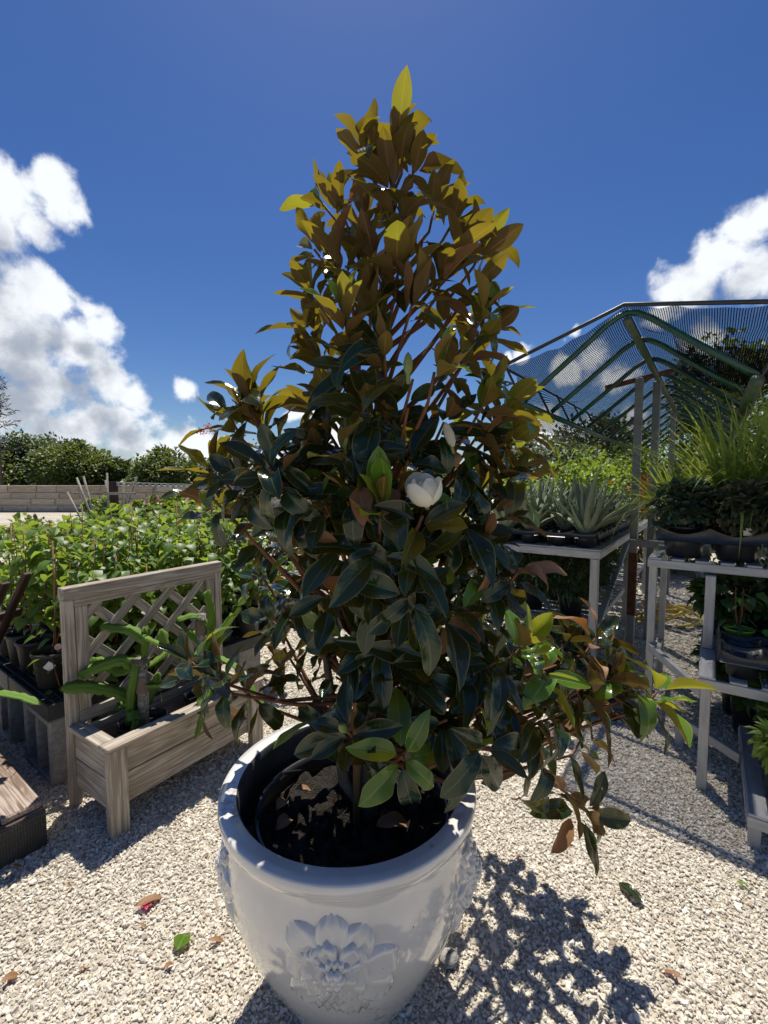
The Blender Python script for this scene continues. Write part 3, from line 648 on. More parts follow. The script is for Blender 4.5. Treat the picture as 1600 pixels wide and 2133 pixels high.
# ------------------------------------------------------------------ magnolia
TB = Vector((-.05, 1.315, .585))
mag = thing('magnolia_tree', 'tall southern magnolia with glossy leaves and one white flower in the big pot', 'tree', TB)
TRUNK = [(-.05, 1.315, .52), (-.045, 1.318, .8), (-.035, 1.325, 1.2), (-.02, 1.33, 1.7), (.0, 1.34, 2.15), (.038, 1.345, 2.60)]
TR_R = [.030, .024, .020, .015, .010, .006]
def axis(z):
    for (x0, y0, z0), (x1, y1, z1) in zip(TRUNK, TRUNK[1:]):
        if z <= z1: k = max(0, (z - z0) / (z1 - z0)); return Vector((x0 + (x1 - x0) * k, y0 + (y1 - y0) * k, z))
    return Vector(TRUNK[-1])
loc = lambda p: Vector(p) - TB
MB().tube([loc(p) for p in TRUNK], TR_R, 12).build('trunk', 'bark', mag, True)
MB().tube([loc(p) for p in ((-.055, 1.315, .60), (-.12, 1.30, .70), (-.16, 1.33, .95), (-.20, 1.38, 1.2))], [.02, .017, .013, .008], 8).build('branch', 'bark', mag, True)
for zt in (.93, 2.06): 
    c = loc(axis(zt)); MB().lathe([(.026, -.012), (.028, 0), (.026, .012)], 14, c + Vector((.005, -.012, 0))).build('tie_tape', 'tape', mag, True, label='green tie tape round the trunk and stake')
stake = MB().tube([(0, 0, 0), (.0, .005, .7), (.01, .01, 1.55)], [.011, .010, .009], 8).build('support_stake', 'bamboo', None, True)
stake.location = (-.082, 1.285, .53); tag(stake, 'thin bamboo stake tied beside the magnolia trunk in the pot', 'stake')

# leaf shapes: several lengths, bends and folds
ML = []
for i, (ln, w, bd, fo, wv, tw) in enumerate([(.150, .060, .25, .28, .05, .1), (.165, .066, .60, .22, .08, -.3), (.135, .056, .1, .45, .04, .0), (.150, .060, 1.0, .20, .10, .4), (.125, .055, -.35, .40, .06, -.3), (.170, .062, .40, .50, .09, .5), (.140, .058, 1.3, .30, .12, -.6), (.155, .054, .2, .95, .05, .2), (.145, .060, -.15, .25, .14, .5), (.150, .064, .75, .40, .16, .1)]):
    lg = leafgrid(ln * .97, w * .88, 10, 6, bd, fo, wv * 1.5, 'obovate', .13, seed=i, twist=tw)
    ML.append(lg)
MLm = [leafmesh('leaf', lg, 'magnolia', rnd=i / 10) for i, lg in enumerate(ML)]
MLs = [leafmesh('leaf', lg, 'magnolia_sun', rnd=i / 10) for i, lg in enumerate(ML)]
MLn = [leafmesh('leaf', lg, 'magnolia_new', rnd=i / 10) for i, lg in enumerate(ML)]
MLd = [leafmesh('leaf', lg, 'dead', rnd=i / 10) for i, lg in enumerate(ML)]
# branch tips: photo x, y, distance, number of leaves, lift of the shoot (1 upright .. -1 hanging), kind
TIPS = [(830,286,1.34,8,1.5,''),(838,318,1.36,7,1.3,''),(758,318,1.33,6,1.2,''),(812,372,1.33,8,1.2,''),(862,335,1.35,6,1.1,''),
 (712,440,1.30,8,.9,'t'),(672,425,1.34,6,.5,''),(760,455,1.42,8,1,''),(838,450,1.26,9,1.1,''),(905,430,1.38,8,1.1,''),(948,455,1.34,7,.9,''),(880,500,1.22,9,1,''),
 (975,500,1.33,8,.8,''),(1005,515,1.38,7,.8,''),(655,520,1.36,7,.4,''),(700,545,1.25,8,.8,''),(770,540,1.3,9,.9,''),(830,560,1.2,9,1,'n'),(925,570,1.25,9,.9,''),(1005,580,1.3,7,.7,''),
 (720,665,1.10,8,1.0,'n'),(655,620,1.28,8,.5,''),(650,690,1.36,8,.3,''),(770,640,1.2,9,.8,''),(860,630,1.18,9,.9,''),(940,650,1.3,9,.7,''),(1010,650,1.25,8,.6,'n'),(1020,690,1.3,7,.6,''),
 (668,750,1.33,9,.3,''),(730,745,1.15,9,.4,''),(800,730,1.1,10,.6,''),(905,775,1.03,8,1.1,'n'),(860,790,1.06,8,.5,''),(970,750,1.2,9,.5,''),(1010,835,1.12,8,.8,'n'),(1050,860,1.22,8,.5,'n'),
 (655,850,1.45,7,.5,''),(700,835,1.3,9,.3,''),(770,850,1.12,10,.2,''),(850,850,1.05,10,.3,''),(925,880,1.12,10,.2,''),(1000,900,1.2,9,.2,''),(1075,905,1.25,7,.5,'n'),
 (520,845,1.18,9,1.0,''),(540,875,1.26,7,.8,''),(478,868,1.22,6,.5,''),(585,930,1.3,7,.2,''),(455,985,1.24,8,.3,''),(500,1000,1.16,9,.1,''),(440,1035,1.25,6,-.1,''),(560,975,1.05,9,.2,''),
 (620,945,1.25,9,.2,''),(680,930,1.15,9,.1,''),(610,1020,1.12,9,0,''),(720,945,1.02,5,1.3,'b'),(670,1040,1.05,10,-.1,''),(795,1055,.97,8,.9,'n'),(745,1010,1.0,8,.2,''),(850,960,1.06,10,0,''),
 (880,1075,.985,7,.3,''),(955,990,1.12,9,.1,''),(1030,985,1.2,9,.2,''),(1075,985,1.22,6,.4,''),(960,1080,1.08,10,-.2,''),(1030,1070,1.18,9,-.1,''),(1010,1125,1.1,7,.1,'d'),
 (540,1080,1.3,6,-.1,''),(580,1130,1.38,7,0,''),(545,1200,1.42,8,.1,''),(640,1130,1.18,9,-.2,''),(715,1130,1.02,10,-.4,''),(790,1150,.98,10,-.4,''),(860,1160,.98,9,-.4,''),(930,1170,1.05,10,-.4,''),(1000,1190,1.15,9,-.2,''),(1080,1190,1.1,8,-.1,'d'),
 (560,1285,1.5,8,.1,''),(615,1240,1.42,8,.0,''),(680,1230,1.2,9,-.3,''),(855,1240,.95,9,-.7,''),(770,1240,1.02,9,-.6,''),(930,1270,1.06,9,-.5,''),(1005,1280,1.15,9,-.3,''),(590,1350,1.5,6,.0,''),
 (655,1320,1.38,8,-.2,''),(720,1330,1.22,9,-.4,''),(800,1340,1.12,9,-.5,''),(880,1370,1.1,9,-.6,''),(960,1380,1.12,9,-.5,''),(1030,1380,1.12,9,-.4,''),(640,1420,1.42,5,-.2,''),(700,1410,1.32,5,-.4,''),
 (1085,1350,1.18,7,.4,'n'),(1135,1400,1.22,8,.0,'n'),(1060,1450,1.15,8,-.5,''),(1180,1340,1.4,7,.2,''),(1240,1330,1.45,6,.3,'d'),(1215,1430,1.3,7,-.2,''),(1315,1430,1.34,9,.0,'n'),(1265,1410,1.36,7,.1,''),(1370,1440,1.36,6,.0,'n'),(1130,1490,1.15,8,-.7,''),(1180,1480,1.25,6,-.4,''),(1290,1480,1.36,5,-.5,''),
 (1225,1690,1.46,8,-.1,'h'),(1180,1640,1.42,4,-.6,'h'),(1120,1590,1.2,5,-.6,''),(1010,1555,.98,9,-.8,''),(930,1500,1.02,9,-.5,''),(1000,1470,1.06,8,-.5,''),(840,1575,.99,7,.2,'n'),(725,1525,1.02,10,-.6,'b'),(790,1480,1.12,8,-.4,''),(870,1460,1.1,8,-.5,''),(655,1500,1.2,4,-.5,''),
 (400,1380,1.3,7,.3,''),(455,1410,1.27,8,.0,''),(510,1440,1.34,6,-.2,'')]
rm = random.Random(21)
leaves = []                                               # (matrix, shape, kind)
buds = []
def whorl(p, ax, n, lift, kind, scale=1.0):
    a = ax.normalized(); ref = a.cross(Vector((.2, .9, .3))).normalized(); ref2 = a.cross(ref)
    az0 = rm.uniform(0, 6.28)
    lo, hi = (6, 54) if lift >= .8 else (24, 78) if lift >= .3 else (36, 96) if lift > -.2 else (52, 122)
    for k in range(n):
        az = az0 + k * 2.39996 + rm.uniform(-.25, .25); f = k / max(1, n - 1)
        th = rad(lo + (hi - lo) * f ** .85 + rm.uniform(-10, 10))
        rr = ref * math.cos(az) + ref2 * math.sin(az)
        d = a * math.cos(th) + rr * math.sin(th); nrm = a * math.sin(th) - rr * math.cos(th)
        if lift < .3 and f > .5: d = (d + Vector((0, 0, -.18))).normalized()
        q = p - a * (.055 * f) + d * .002
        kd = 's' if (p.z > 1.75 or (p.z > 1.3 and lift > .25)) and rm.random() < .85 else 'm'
        if kind == 'n' and k < n * .6: kd = 'n'
        elif kind == 'd' and k % 3 == 0: kd = 'd'
        elif rm.random() < .018: kd = 'd'
        elif rm.random() < .05: kd = 'n'
        leaves.append((leafmat4(q, d, nrm, scale * rm.uniform(.70, 1.10) * (.8 if k < 2 else 1), rm.uniform(-.4, .4)), rm.randrange(10), kd))
def branch(tip, ax, zdrop, r0=.009, r1=.0035, name='branch', root=None):
    c = root if root is not None else axis(min(max(tip.z - zdrop, .78), 2.45))
    out = Vector((tip.x - c.x, tip.y - c.y, 0)); mid = c + (tip - c) * .5 + Vector((0, 0, -.04 * out.length / .3)) + rdir(rm) * .012
    near = tip - ax.normalized() * .07
    MB().tube([loc(c), loc(mid), loc(near), loc(tip)], [r0, r0 * .75, r1 * 1.15, r1], 7).build(name, 'twig', mag, True)
for (px, py, Y, n, lift, kind) in TIPS:
    p = at(px, py, Y); c = axis(p.z); out = Vector((p.x - c.x, p.y - c.y, 0)); rad_ = out.length
    o_ = out.normalized() if rad_ > .02 else Vector((0, -.2, 0))
    wq = .22 if lift >= 1 else .5 if lift >= .8 else .75
    ax = (o_ * wq + Vector((0, 0, 1.0 if lift > -.2 else .8)) + rdir(rm) * .18)
    if py > 900: ax = ax + Vector((0, -.30, 0))
    if kind == 'h': root = at(1050, 1490, 1.25); branch(p, Vector((.6, -.1, -.5)), 0, .007, .004, root=root); ax = Vector((.55, -.5, .5))
    elif px > 1100 and py > 1250 and rad_ > .3: branch(p, ax, .12, .010)
    elif px < 530 and py > 1350: branch(p, ax, .10, .008)
    else: branch(p, ax, .16 + .55 * rad_, .006 + .012 * rad_)
    whorl(p, ax, n + 4 if py > 700 and n > 5 else n + 2 if py < 700 else n, lift, kind, (1.22 if px > 1090 and py > 1280 else 1.18 if px < 560 and py > 1350 else 1.06) if py > 700 else rm.uniform(.95, 1.12))
    if kind == 'b': buds.append((p, ax))
# inner and rear shoots that close the crown
for i in range(66):
    z = rm.uniform(.86, 1.8); R0 = .30 if z < 1.65 else .30 - .20 * (z - 1.65) / .7
    a = rm.uniform(0, 6.28); k = rm.uniform(.35, .98) ; c = axis(z)
    if math.sin(a) < 0 and k > .75: k *= .7
    if math.cos(a) < -.2 and z < 1.45: continue
    p = c + Vector((math.cos(a) * R0 * k, math.sin(a) * R0 * k * 1.0, 0)); lift = .9 if z > 1.9 else (.35 if z > 1.5 else rm.uniform(-.4, .2))
    ax = Vector((math.cos(a) * .6, math.sin(a) * .6, 1)); branch(p, ax, .15, .006); whorl(p, ax, 7, lift, '')
for (px, py, z) in ((1050, 1830, .9), (1100, 1865, .85), (1135, 1920, .8), (1185, 1965, .78), (1085, 1960, .95), (1020, 1900, 1.0), (1250, 2010, .72), (1130, 2050, .9), (1045, 2080, 1.0), (1000, 1990, 1.05), (1175, 1900, .8), (1010, 1810, 1.0), (1060, 2020, .8), (1290, 2050, .66)):
    p = gz(px, py) + Vector((sv.x, sv.y, sv.z)) * (z / sv.z); c = axis(p.z); o_ = Vector((p.x - c.x, p.y - c.y, 0)).normalized()
    ax = o_ * .7 + Vector((0, 0, 1)); branch(p, ax, .12, .009); whorl(p, ax, 6, 0, '', 1.2)
FLP = at(886, 1035, .94)
def clear(mt):                                            # the open flower sits free of leaves above and in front of it
    v = mt.translation + mt.col[1].xyz * .08 - FLP; k = v.dot(sv); w = v - sv * k
    if -.02 < k < .5 and w.length < .075: return False
    c_ = (camp - FLP).normalized(); k = v.dot(c_); w = v - c_ * k
    return not (.0 < k < .3 and w.length < .05)
camp = Vector((0, 0, CAM_H))
hol = [at(668, 500, 1.32), at(1010, 560, 1.3), at(690, 780, 1.25), at(745, 480, 1.3), at(900, 380, 1.35), at(640, 760, 1.3), at(612, 800, 1.3), at(1030, 760, 1.25), at(870, 520, 1.2), at(760, 260, 1.33)]
leaves = [l for l in leaves if clear(l[0]) and not any((l[0].translation - h_).length < .045 for h_ in hol)]
order = sorted(range(len(leaves)), key=lambda i: (leaves[i][0].translation - camp).length)
single = set(order[:300]); rest = {}
for i, (mt, sh, kd) in enumerate(leaves):
    m2 = mt.copy(); m2.translation = mt.translation - TB
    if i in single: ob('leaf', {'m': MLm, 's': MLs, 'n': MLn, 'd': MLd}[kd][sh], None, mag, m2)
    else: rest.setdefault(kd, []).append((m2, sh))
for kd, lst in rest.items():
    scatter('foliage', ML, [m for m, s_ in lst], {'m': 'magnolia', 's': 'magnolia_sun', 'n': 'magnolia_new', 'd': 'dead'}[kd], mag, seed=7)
for p, ax in buds + [(at(945, 945, 1.1), Vector((-.3, 0, 1))), (at(850, 800, 1.0), Vector((0, 0, 1)))]:
    ax = ax.normalized(); q = loc(p)
    MB().tube([q, q + ax * .02, q + ax * .03, q + ax * .045, q + ax * .06, q + ax * .068], [.004, .0045, .009, .011, .007, .001], 10).build('bud', 'bud', mag, True)
# flower: cupped ivory petals round a core
FC = loc(FLP); fax = Vector((-.2, -.45, .82)).normalized()
fl = MB().tube([FC - fax * .03, FC - fax * .012, FC + fax * .01, FC + fax * .02], [.004, .010, .010, .004], 10).build('flower', 'bud', mag, True, label='open ivory white magnolia flower')
def cup(wd, ln, open_, bulge):
    nl, nw = 12, 10; V = []; F = []
    for i in range(nl + 1):
        t_ = math.sin(i / nl * PI / 2); w = wd * max(.0009, 1 - (max(t_ - .30, 0) / .70) ** 2.2) ** .5 * min(1, .35 + 1.6 * t_)
        ph = (.06 + open_ * t_) * PI; rr = bulge * math.sin(ph); zz = bulge * 1.15 * (1 - math.cos(ph))
        for j in range(nw + 1):
            u = -1 + 2 * j / nw; th = u * w
            V.append((rr * math.sin(th), -rr * math.cos(th), zz + .0015 * math.sin(4 * u + 3 * t_ + bulge * 900) + .002 * u * u * t_))
    for i in range(nl):
        for j in range(nw):
            q = i * (nw + 1) + j; F.append((q, q + 1, q + nw + 2, q + nw + 1))
    return MB().add(V, F)
fm = frame(fax.cross(Vector((0, 1, 0))), fax.cross(fax.cross(Vector((0, 1, 0)))) * -1, FC)
zq = fax.to_track_quat('Z', 'Y').to_matrix().to_4x4()
for k, (az, wd, op_, bg) in enumerate([(0, 1.3, .90, .029), (2.1, 1.3, .92, .0285), (4.2, 1.3, .90, .0295), (1.1, 1.35, .80, .0345), (3.1, 1.35, .74, .0365), (5.3, 1.35, .78, .0355), (-.4, 1.25, .66, .0415), (1.9, 1.2, .52, .046), (4.1, 1.2, .58, .045)]):
    cup(wd, .06, op_, bg * .84).build('petal', 'petal', fl, True, mtx=Matrix.Translation(FC - fax * .02) @ zq @ Matrix.Rotation(az, 4, 'Z'))
cb = at(945, 930, 1.08); q = loc(cb); d = Vector((-.3, 0, .8)).normalized()
MB().tube([q, q + d * .01, q + d * .03, q + d * .05, q + d * .062], [.003, .009, .012, .009, .001], 10).build('closed_flower', 'petal', mag, True, label='closed white flower bud of the magnolia')
print('magnolia leaves', len(leaves))

# ------------------------------------------------------------------ fallen leaves and litter on the gravel
def litter(px, py, ln, mat, yaw, label, name='fallen_leaf', z=.022, sh=0, cat='leaf', tilt=.12, wf=.38, rolls=.2):
    p = gz(px, py, z); me = leafmesh(name, leafgrid(ln, ln * wf, 10, 4, .25 + .1 * sh, .35, .06, 'obovate', .1, seed=sh, twist=.3), mat, rnd=.3 * sh % 1)
    o = ob(name, me); d = Vector((math.cos(yaw), math.sin(yaw), tilt)); o.matrix_basis = leafmat4(p, d, (rolls, 0, 1))
    return tag(o, label, cat)
litter(276, 1892, .105, 'dead', .62, 'large curled tan leaf on the gravel left of the pot', sh=1)
litter(366, 1985, .085, 'magnolia_new', 1.5, 'torn green leaf lying on gravel left of the pot', sh=2, wf=.7)
litter(1347, 1890, .125, 'magnolia', 1.9, 'dark green magnolia leaf lying alone on sunny gravel right of the pot', sh=0)
litter(1214, 1938, .042, 'dead', 1.4, 'small bright orange brown leaf right of the pot beside the leaf shadows', sh=4, wf=.6)
litter(1428, 2045, .085, 'dead', 2.2, 'long narrow tan dry leaf at the lower right of the gravel', sh=5, wf=.24)
litter(-6, 2050, .08, 'dead', .8, 'brown dry leaf at the lower left edge of the gravel', sh=6)
litter(136, 1850, .035, 'dead', .9, 'tiny reddish leaf on gravel below the wooden planter', sh=7)
litter(338, 2018, .04, 'dead', .7, 'small red brown leaf below the torn green leaf', sh=3)
litter(428, 1962, .085, 'dead', .35, 'curled brown leaf against the left side of the pot', sh=6, wf=.25)
litter(20, 1805, .045, 'dead', .4, 'dark brown leaf on gravel below the timber step', sh=4)
litter(1565, 1850, .05, 'sapling', 2.1, 'small green leaf at the right edge of the sunny gravel', sh=2)
litter(1365, 1845 - 0, .02, 'dead', .4, 'tiny brown speck of leaf near the shade edge on the right', sh=2)
litter(150, 1660, .04, 'dead', .1, 'orange brown leaf beside the foot of the planter post', sh=3)
f = MB()
for k in range(5):
    lg = leafgrid(.022, .014, 3, 2, .4, .2, .1, 'obovate'); mt = leafmat4((0, 0, 0), (math.cos(k * 1.3), math.sin(k * 1.3), .3), (0, 0, 1)); f.add([mt @ Vector(v) for v in lg[0]], lg[1], lg[2])
o = f.build('fallen_flower', 'bract'); o.location = gz(305, 1885, .022); tag(o, 'small magenta fallen flower beside the tan leaf', 'flower')
rp = random.Random(6)
st = MB(); nn = 10; V = []; F = []
for i in range(7):
    la = -PI / 2 + PI * i / 6
    for k in range(nn): V.append(Vector((math.cos(la) * math.cos(2 * PI * k / nn) * .035, math.cos(la) * math.sin(2 * PI * k / nn) * .028, .022 + math.sin(la) * .022)) * rp.uniform(.92, 1.08))
for i in range(6):
    for k in range(nn): F.append((i * nn + k, i * nn + (k + 1) % nn, (i + 1) * nn + (k + 1) % nn, (i + 1) * nn + k))
o = st.add(V, F).build('loose_stone', 'concrete', None, True); o.location = gz(935, 2010); tag(o, 'grey stone lying against the right side of the pot', 'stone')
for i, (dx, dy, ln, yw, lb) in enumerate([(-.235, -.02, .09, 1.3, 'brown curled leaf at the left edge of the potting soil'), (-.22, -.10, .10, 1.1, 'wide dry leaf leaning on the inner wall at front left of the soil'), (-.20, .08, .06, .2, 'small tan leaf behind the drip hose on the soil'), (.06, -.08, .13, .3, 'long brown leaf lying on the soil right of the trunk')]):
    me = leafmesh('dry_leaf', leafgrid(ln, ln * .42, 10, 4, .6, .4, .1, 'obovate', .08, seed=i), 'dead'); o = ob('dry_leaf', me)
    o.matrix_basis = leafmat4((PC.x + .012 + dx, PC.y + dy, .60), (math.cos(yw), math.sin(yw), .2), (.3, -.2, 1)); tag(o, lb, 'leaf')

# ------------------------------------------------------------------ wooden trellis planter
PL = thing('trellis_planter', 'weathered wooden planter box with a lattice trellis back left of the pot', 'planter', (-1.21, 1.958, 0), rad(57))
PLM = Matrix.Translation((-1.21, 1.958, 0)) @ Matrix.Rotation(rad(57), 4, 'Z')
LX, WY, HB = .80, .37, .40
def pb(name, p, q, w, th, side, label=None): return board(name, p, q, w, th, side, 'wood', PL, label=label)
pb('leg', (0, 0, 0), (0, 0, HB), .082, .045, (1, 0, 0)); pb('leg', (LX, 0, 0), (LX, 0, HB), .082, .045, (1, 0, 0))
pb('post', (-.02, WY, 0), (-.02, WY, 1.03), .045, .045, (1, 0, 0)); pb('post', (LX + .02, WY, 0), (LX + .02, WY, 1.03), .045, .045, (1, 0, 0))
for z0, z1 in ((.105, .248), (.252, .395)):
    zc = (z0 + z1) / 2; w = z1 - z0
    pb('front_board', (.0, .034, zc), (LX, .034, zc), w, .022, (0, 0, 1)); pb('back_board', (.0, WY - .034, zc), (LX, WY - .034, zc), w, .022, (0, 0, 1))
    pb('end_board', (-.012, .024, zc), (-.012, WY - .024, zc), w, .02, (0, 0, 1)); pb('end_board', (LX + .012, .024, zc), (LX + .012, WY - .024, zc), w, .02, (0, 0, 1))
pb('floor_board', (0, WY / 2, .13), (LX, WY / 2, .13), WY - .10, .018, (0, 1, 0))
zt = HB + .0105
pb('rim_board', (-.045, .012, zt), (LX + .045, .012, zt), .08, .02, (0, 1, 0)); 
pb('rim_board', (-.012, .053, zt), (-.012, WY - .024, zt), .075, .02, (1, 0, 0)); pb('rim_board', (LX + .012, .053, zt), (LX + .012, WY - .024, zt), .075, .02, (1, 0, 0))
pb('top_rail', (-.045, WY, 1.062), (LX + .045, WY, 1.062), .06, .062, (0, 1, 0)); pb('top_rail', (.0045, WY - .012, 1.012), (LX - .0045, WY - .012, 1.012), .036, .022, (0, 0, 1))
pb('bottom_rail', (.0045, WY - .010, .44), (LX - .0045, WY - .010, .44), .06, .022, (0, 0, 1))
pb('stile', (.035, WY - .012, .471), (.035, WY - .012, .993), .055, .020, (1, 0, 0)); pb('stile', (LX - .035, WY - .012, .471), (LX - .035, WY - .012, .993), .055, .020, (1, 0, 0))
x0, x1, z0, z1 = .055, LX - .055, .465, .998
for sgn, yy in ((1, WY + .002), (-1, WY + .0125)):
    c = -1.2
    while c < 2.4:
        pts = []
        for X in (x0, x1):
            Z = (X - c) * sgn + .47
            if z0 <= Z <= z1: pts.append((X, yy, Z))
        for Z in (z0, z1):
            X = (Z - .47) / sgn + c
            if x0 <= X <= x1: pts.append((X, yy, Z))
        if len(pts) >= 2:
            pts.sort()
            if (Vector(pts[-1]) - Vector(pts[0])).length > .06:
                d = Vector(pts[-1]) - Vector(pts[0]); pb('lattice_slat', pts[0], pts[-1], .048, .009, (d.z, 0, -d.x))
        c += .20

# ------------------------------------------------------------------ pots and cacti
def round_pot(label, loc, r0=.1, h=.2, mat='gplastic', cat='pot', name='nursery_pot', group=None, soil=True, n=28):
    t = thing(name, label, cat, loc, 0, group)
    MB().lathe([(r0 * .78, 0), (r0 * .97, h * .9), (r0 * 1.05, h * .905), (r0 * 1.06, h), (r0 * 1.0, h), (r0 * .95, h * .85), (r0 * .94, h * .8)], n, cap0=True).build('pot_wall', mat, t, True)
    if soil: MB().lathe([(.001, h * .83), (r0 * .5, h * .84), (r0 * .945, h * .81)], n).build('soil', 'soil', t, True)
    return t
def cactus_arm(pts, size, parent, seed=0, name='stem_arm'):
    """three-winged scalloped stem along a curve"""
    r = random.Random(seed); pts = [Vector(p) for p in pts]
    # resample with Catmull-Rom
    P = [pts[0] * 2 - pts[1]] + pts + [pts[-1] * 2 - pts[-2]]; S = []
    for i in range(1, len(P) - 2):
        for k in range(9):
            t_ = k / 9; a, b, c, d = P[i - 1], P[i], P[i + 1], P[i + 2]
            S.append(.5 * ((2 * b) + (c - a) * t_ + (2 * a - 5 * b + 4 * c - d) * t_ ** 2 + (3 * b - a - 3 * c + d) * t_ ** 3))
    S.append(pts[-1]); n = len(S); V = []; F = []; ph = r.uniform(0, 6); al = 0; rot = r.uniform(0, 2)
    for i, p in enumerate(S):
        d = (S[min(i + 1, n - 1)] - S[max(i - 1, 0)]).normalized()
        if i: al += (S[i] - S[i - 1]).length
        up = Vector((0, 0, 1)) if abs(d.z) < .8 else Vector((1, 0, 0)); a = d.cross(up).normalized(); b = a.cross(d)
        end = min(1, (n - 1 - i) / 3 + .25) * min(1, i / 2 + .5)
        for k in range(12):
            an = rot * .35 + 2 * PI * k / 12; sc_ = .17
            if k in (0, 6): sc_ = .95 + .38 * abs(math.sin(al * 62 + ph + k))
            elif k == 3: sc_ = .62 + .22 * abs(math.sin(al * 62 + ph + 2))
            elif k in (1, 5, 7, 11): sc_ = .30
            V.append(p + (a * math.cos(an) + b * math.sin(an)) * size * 1.3 * sc_ * end)
    for i in range(n - 1):
        for k in range(12): F.append((i * 12 + k, i * 12 + (k + 1) % 12, (i + 1) * 12 + (k + 1) % 12, (i + 1) * 12 + k))
    F.append(tuple(range(12))[::-1]); F.append(tuple((n - 1) * 12 + k for k in range(12)))
    return MB().add(V, F).build(name, 'cactus', parent, True)
def in_planter(x, y, z): return PLM @ Vector((x, y, z))
b1 = in_planter(.23, .185, .142); round_pot('black pot of the dragon fruit cactus near the planter end', b1, .115, .235, 'plastic', group='pots inside the planter')
b2 = in_planter(.58, .185, .142); round_pot('black pot in the far end of the planter box', b2, .10, .24, 'plastic', group='pots inside the planter')
c1 = thing('dragon_fruit_cactus', 'dragon fruit cactus with spreading arms at the near end of the planter', 'cactus', b1 + Vector((0, 0, .20)))
def W1(px, py, Y): return at(px, py, Y) - (b1 + Vector((0, 0, .20)))
yb = b1.y
MB().tube([(0, 0, -.08), (.0, .0, .36)], .027, 10).build('support_post', 'greywood', c1, True)
MB().lathe([(.029, .18), (.036, .19), (.036, .26), (.029, .27)], 16).build('rope_wrap', 'fibre', c1, True)
rf = random.Random(3); fb = MB()
for k in range(70):
    a = rf.uniform(0, 6.28); p = Vector((math.cos(a) * .03, math.sin(a) * .03, .345 + rf.uniform(-.012, .012))); q = p + Vector((math.cos(a + rf.uniform(-1, 1)) * .025, math.sin(a + rf.uniform(-1, 1)) * .025, rf.uniform(-.01, .015))); fb.tube([p, (p + q) / 2 + rdir(rf) * .006, q], .0012, 4)
fb.lathe([(.028, .33), (.036, .335), (.036, .358), (.02, .362)], 14).build('fibre_collar', 'fibre', c1, True)
arms1 = [([(272, 1515, yb - .02), (275, 1450, yb - .03), (283, 1400, yb - .03), (285, 1370, yb)], .020), ([(275, 1455, yb), (235, 1440, yb - .05), (180, 1430, yb - .12), (128, 1434, yb - .18)], .024),
         ([(282, 1390, yb), (255, 1375, yb - .02), (215, 1385, yb - .06), (160, 1407, yb - .10)], .022), ([(285, 1380, yb), (255, 1400, yb), (210, 1378, yb + .03), (170, 1380, yb + .05)], .02),
         ([(300, 1395, yb), (302, 1350, yb + .02), (300, 1305, yb + .03)], .020), ([(300, 1330, yb), (270, 1312, yb + .02), (235, 1308, yb + .02), (208, 1303, yb)], .019), ([(300, 1330, yb), (340, 1345, yb + .02), (335, 1310, yb + .03)], .019),
         ([(275, 1480, yb - .04), (280, 1500, yb - .08), (276, 1525, yb - .10)], .020), ([(285, 1430, yb), (330, 1430, yb), (365, 1420, yb), (395, 1400, yb + .03)], .022), ([(290, 1400, yb), (325, 1380, yb + .03), (365, 1350, yb + .05)], .022),
         ([(280, 1460, yb), (250, 1470, yb + .05), (215, 1478, yb + .06)], .022), ([(300, 1475, yb + .04), (318, 1440, yb + .06), (330, 1400, yb + .08)], .020)]
for i, (pts, s_) in enumerate(arms1): cactus_arm([W1(*p) for p in pts], s_, c1, i)
c2 = thing('dragon_fruit_cactus', 'dragon fruit cactus at the far end of the planter with arms above the trellis', 'cactus', b2 + Vector((0, 0, .20)))
def W2(px, py, Y): return at(px, py, Y) - (b2 + Vector((0, 0, .20)))
yc = b2.y
MB().tube([(0, 0, -.08), (0, 0, .50)], .026, 10).build('support_post', 'greywood', c2, True)
MB().lathe([(.028, .38), (.035, .39), (.035, .46), (.028, .47)], 16).build('rope_wrap', 'fibre', c2, True)
arms2 = [([(438, 1330, yc), (440, 1280, yc), (432, 1240, yc), (428, 1232, yc)], .024), ([(440, 1310, yc), (410, 1285, yc - .02), (380, 1290, yc - .04), (370, 1294, yc - .05)], .022), ([(450, 1330, yc), (480, 1290, yc - .03), (500, 1260, yc - .05), (515, 1240, yc - .06)], .023),
         ([(440, 1350, yc), (415, 1330, yc), (390, 1320, yc + .02), (350, 1360, yc)], .022), ([(450, 1370, yc), (490, 1390, yc - .05), (520, 1430, yc - .10), (555, 1490, yc - .14), (566, 1512, yc - .15)], .022), ([(445, 1400, yc), (430, 1440, yc - .16), (418, 1490, yc - .26), (405, 1540, yc - .30)], .022),
         ([(440, 1360, yc), (405, 1370, yc - .02), (370, 1400, yc - .02), (330, 1430, yc - .02)], .022), ([(445, 1340, yc), (425, 1310, yc + .03), (418, 1290, yc + .03)], .02)]
for i, (pts, s_) in enumerate(arms2): cactus_arm([W2(*p) for p in pts], s_, c2, 30 + i)
cb3 = Vector((-1.98, 2.02, .205)); c3p = round_pot('black pot on the timber step at the left edge', cb3, .09, .18, 'plastic')
c3 = thing('dragon_fruit_cactus', 'cactus with one long pale green arm reaching in from the left edge', 'cactus', cb3 + Vector((0, 0, .15)))
cactus_arm([(0, 0, -.01), (0, 0, .12), at(-20, 1452, 1.98) - cb3 - Vector((0, 0, .15)), at(40, 1452, 1.95) - cb3 - Vector((0, 0, .15)), at(84, 1468, 1.93) - cb3 - Vector((0, 0, .15))], .02, c3, 77)
cactus_arm([(0, 0, -.01), (-.01, .0, .15), (-.03, .02, .30)], .024, c3, 78)

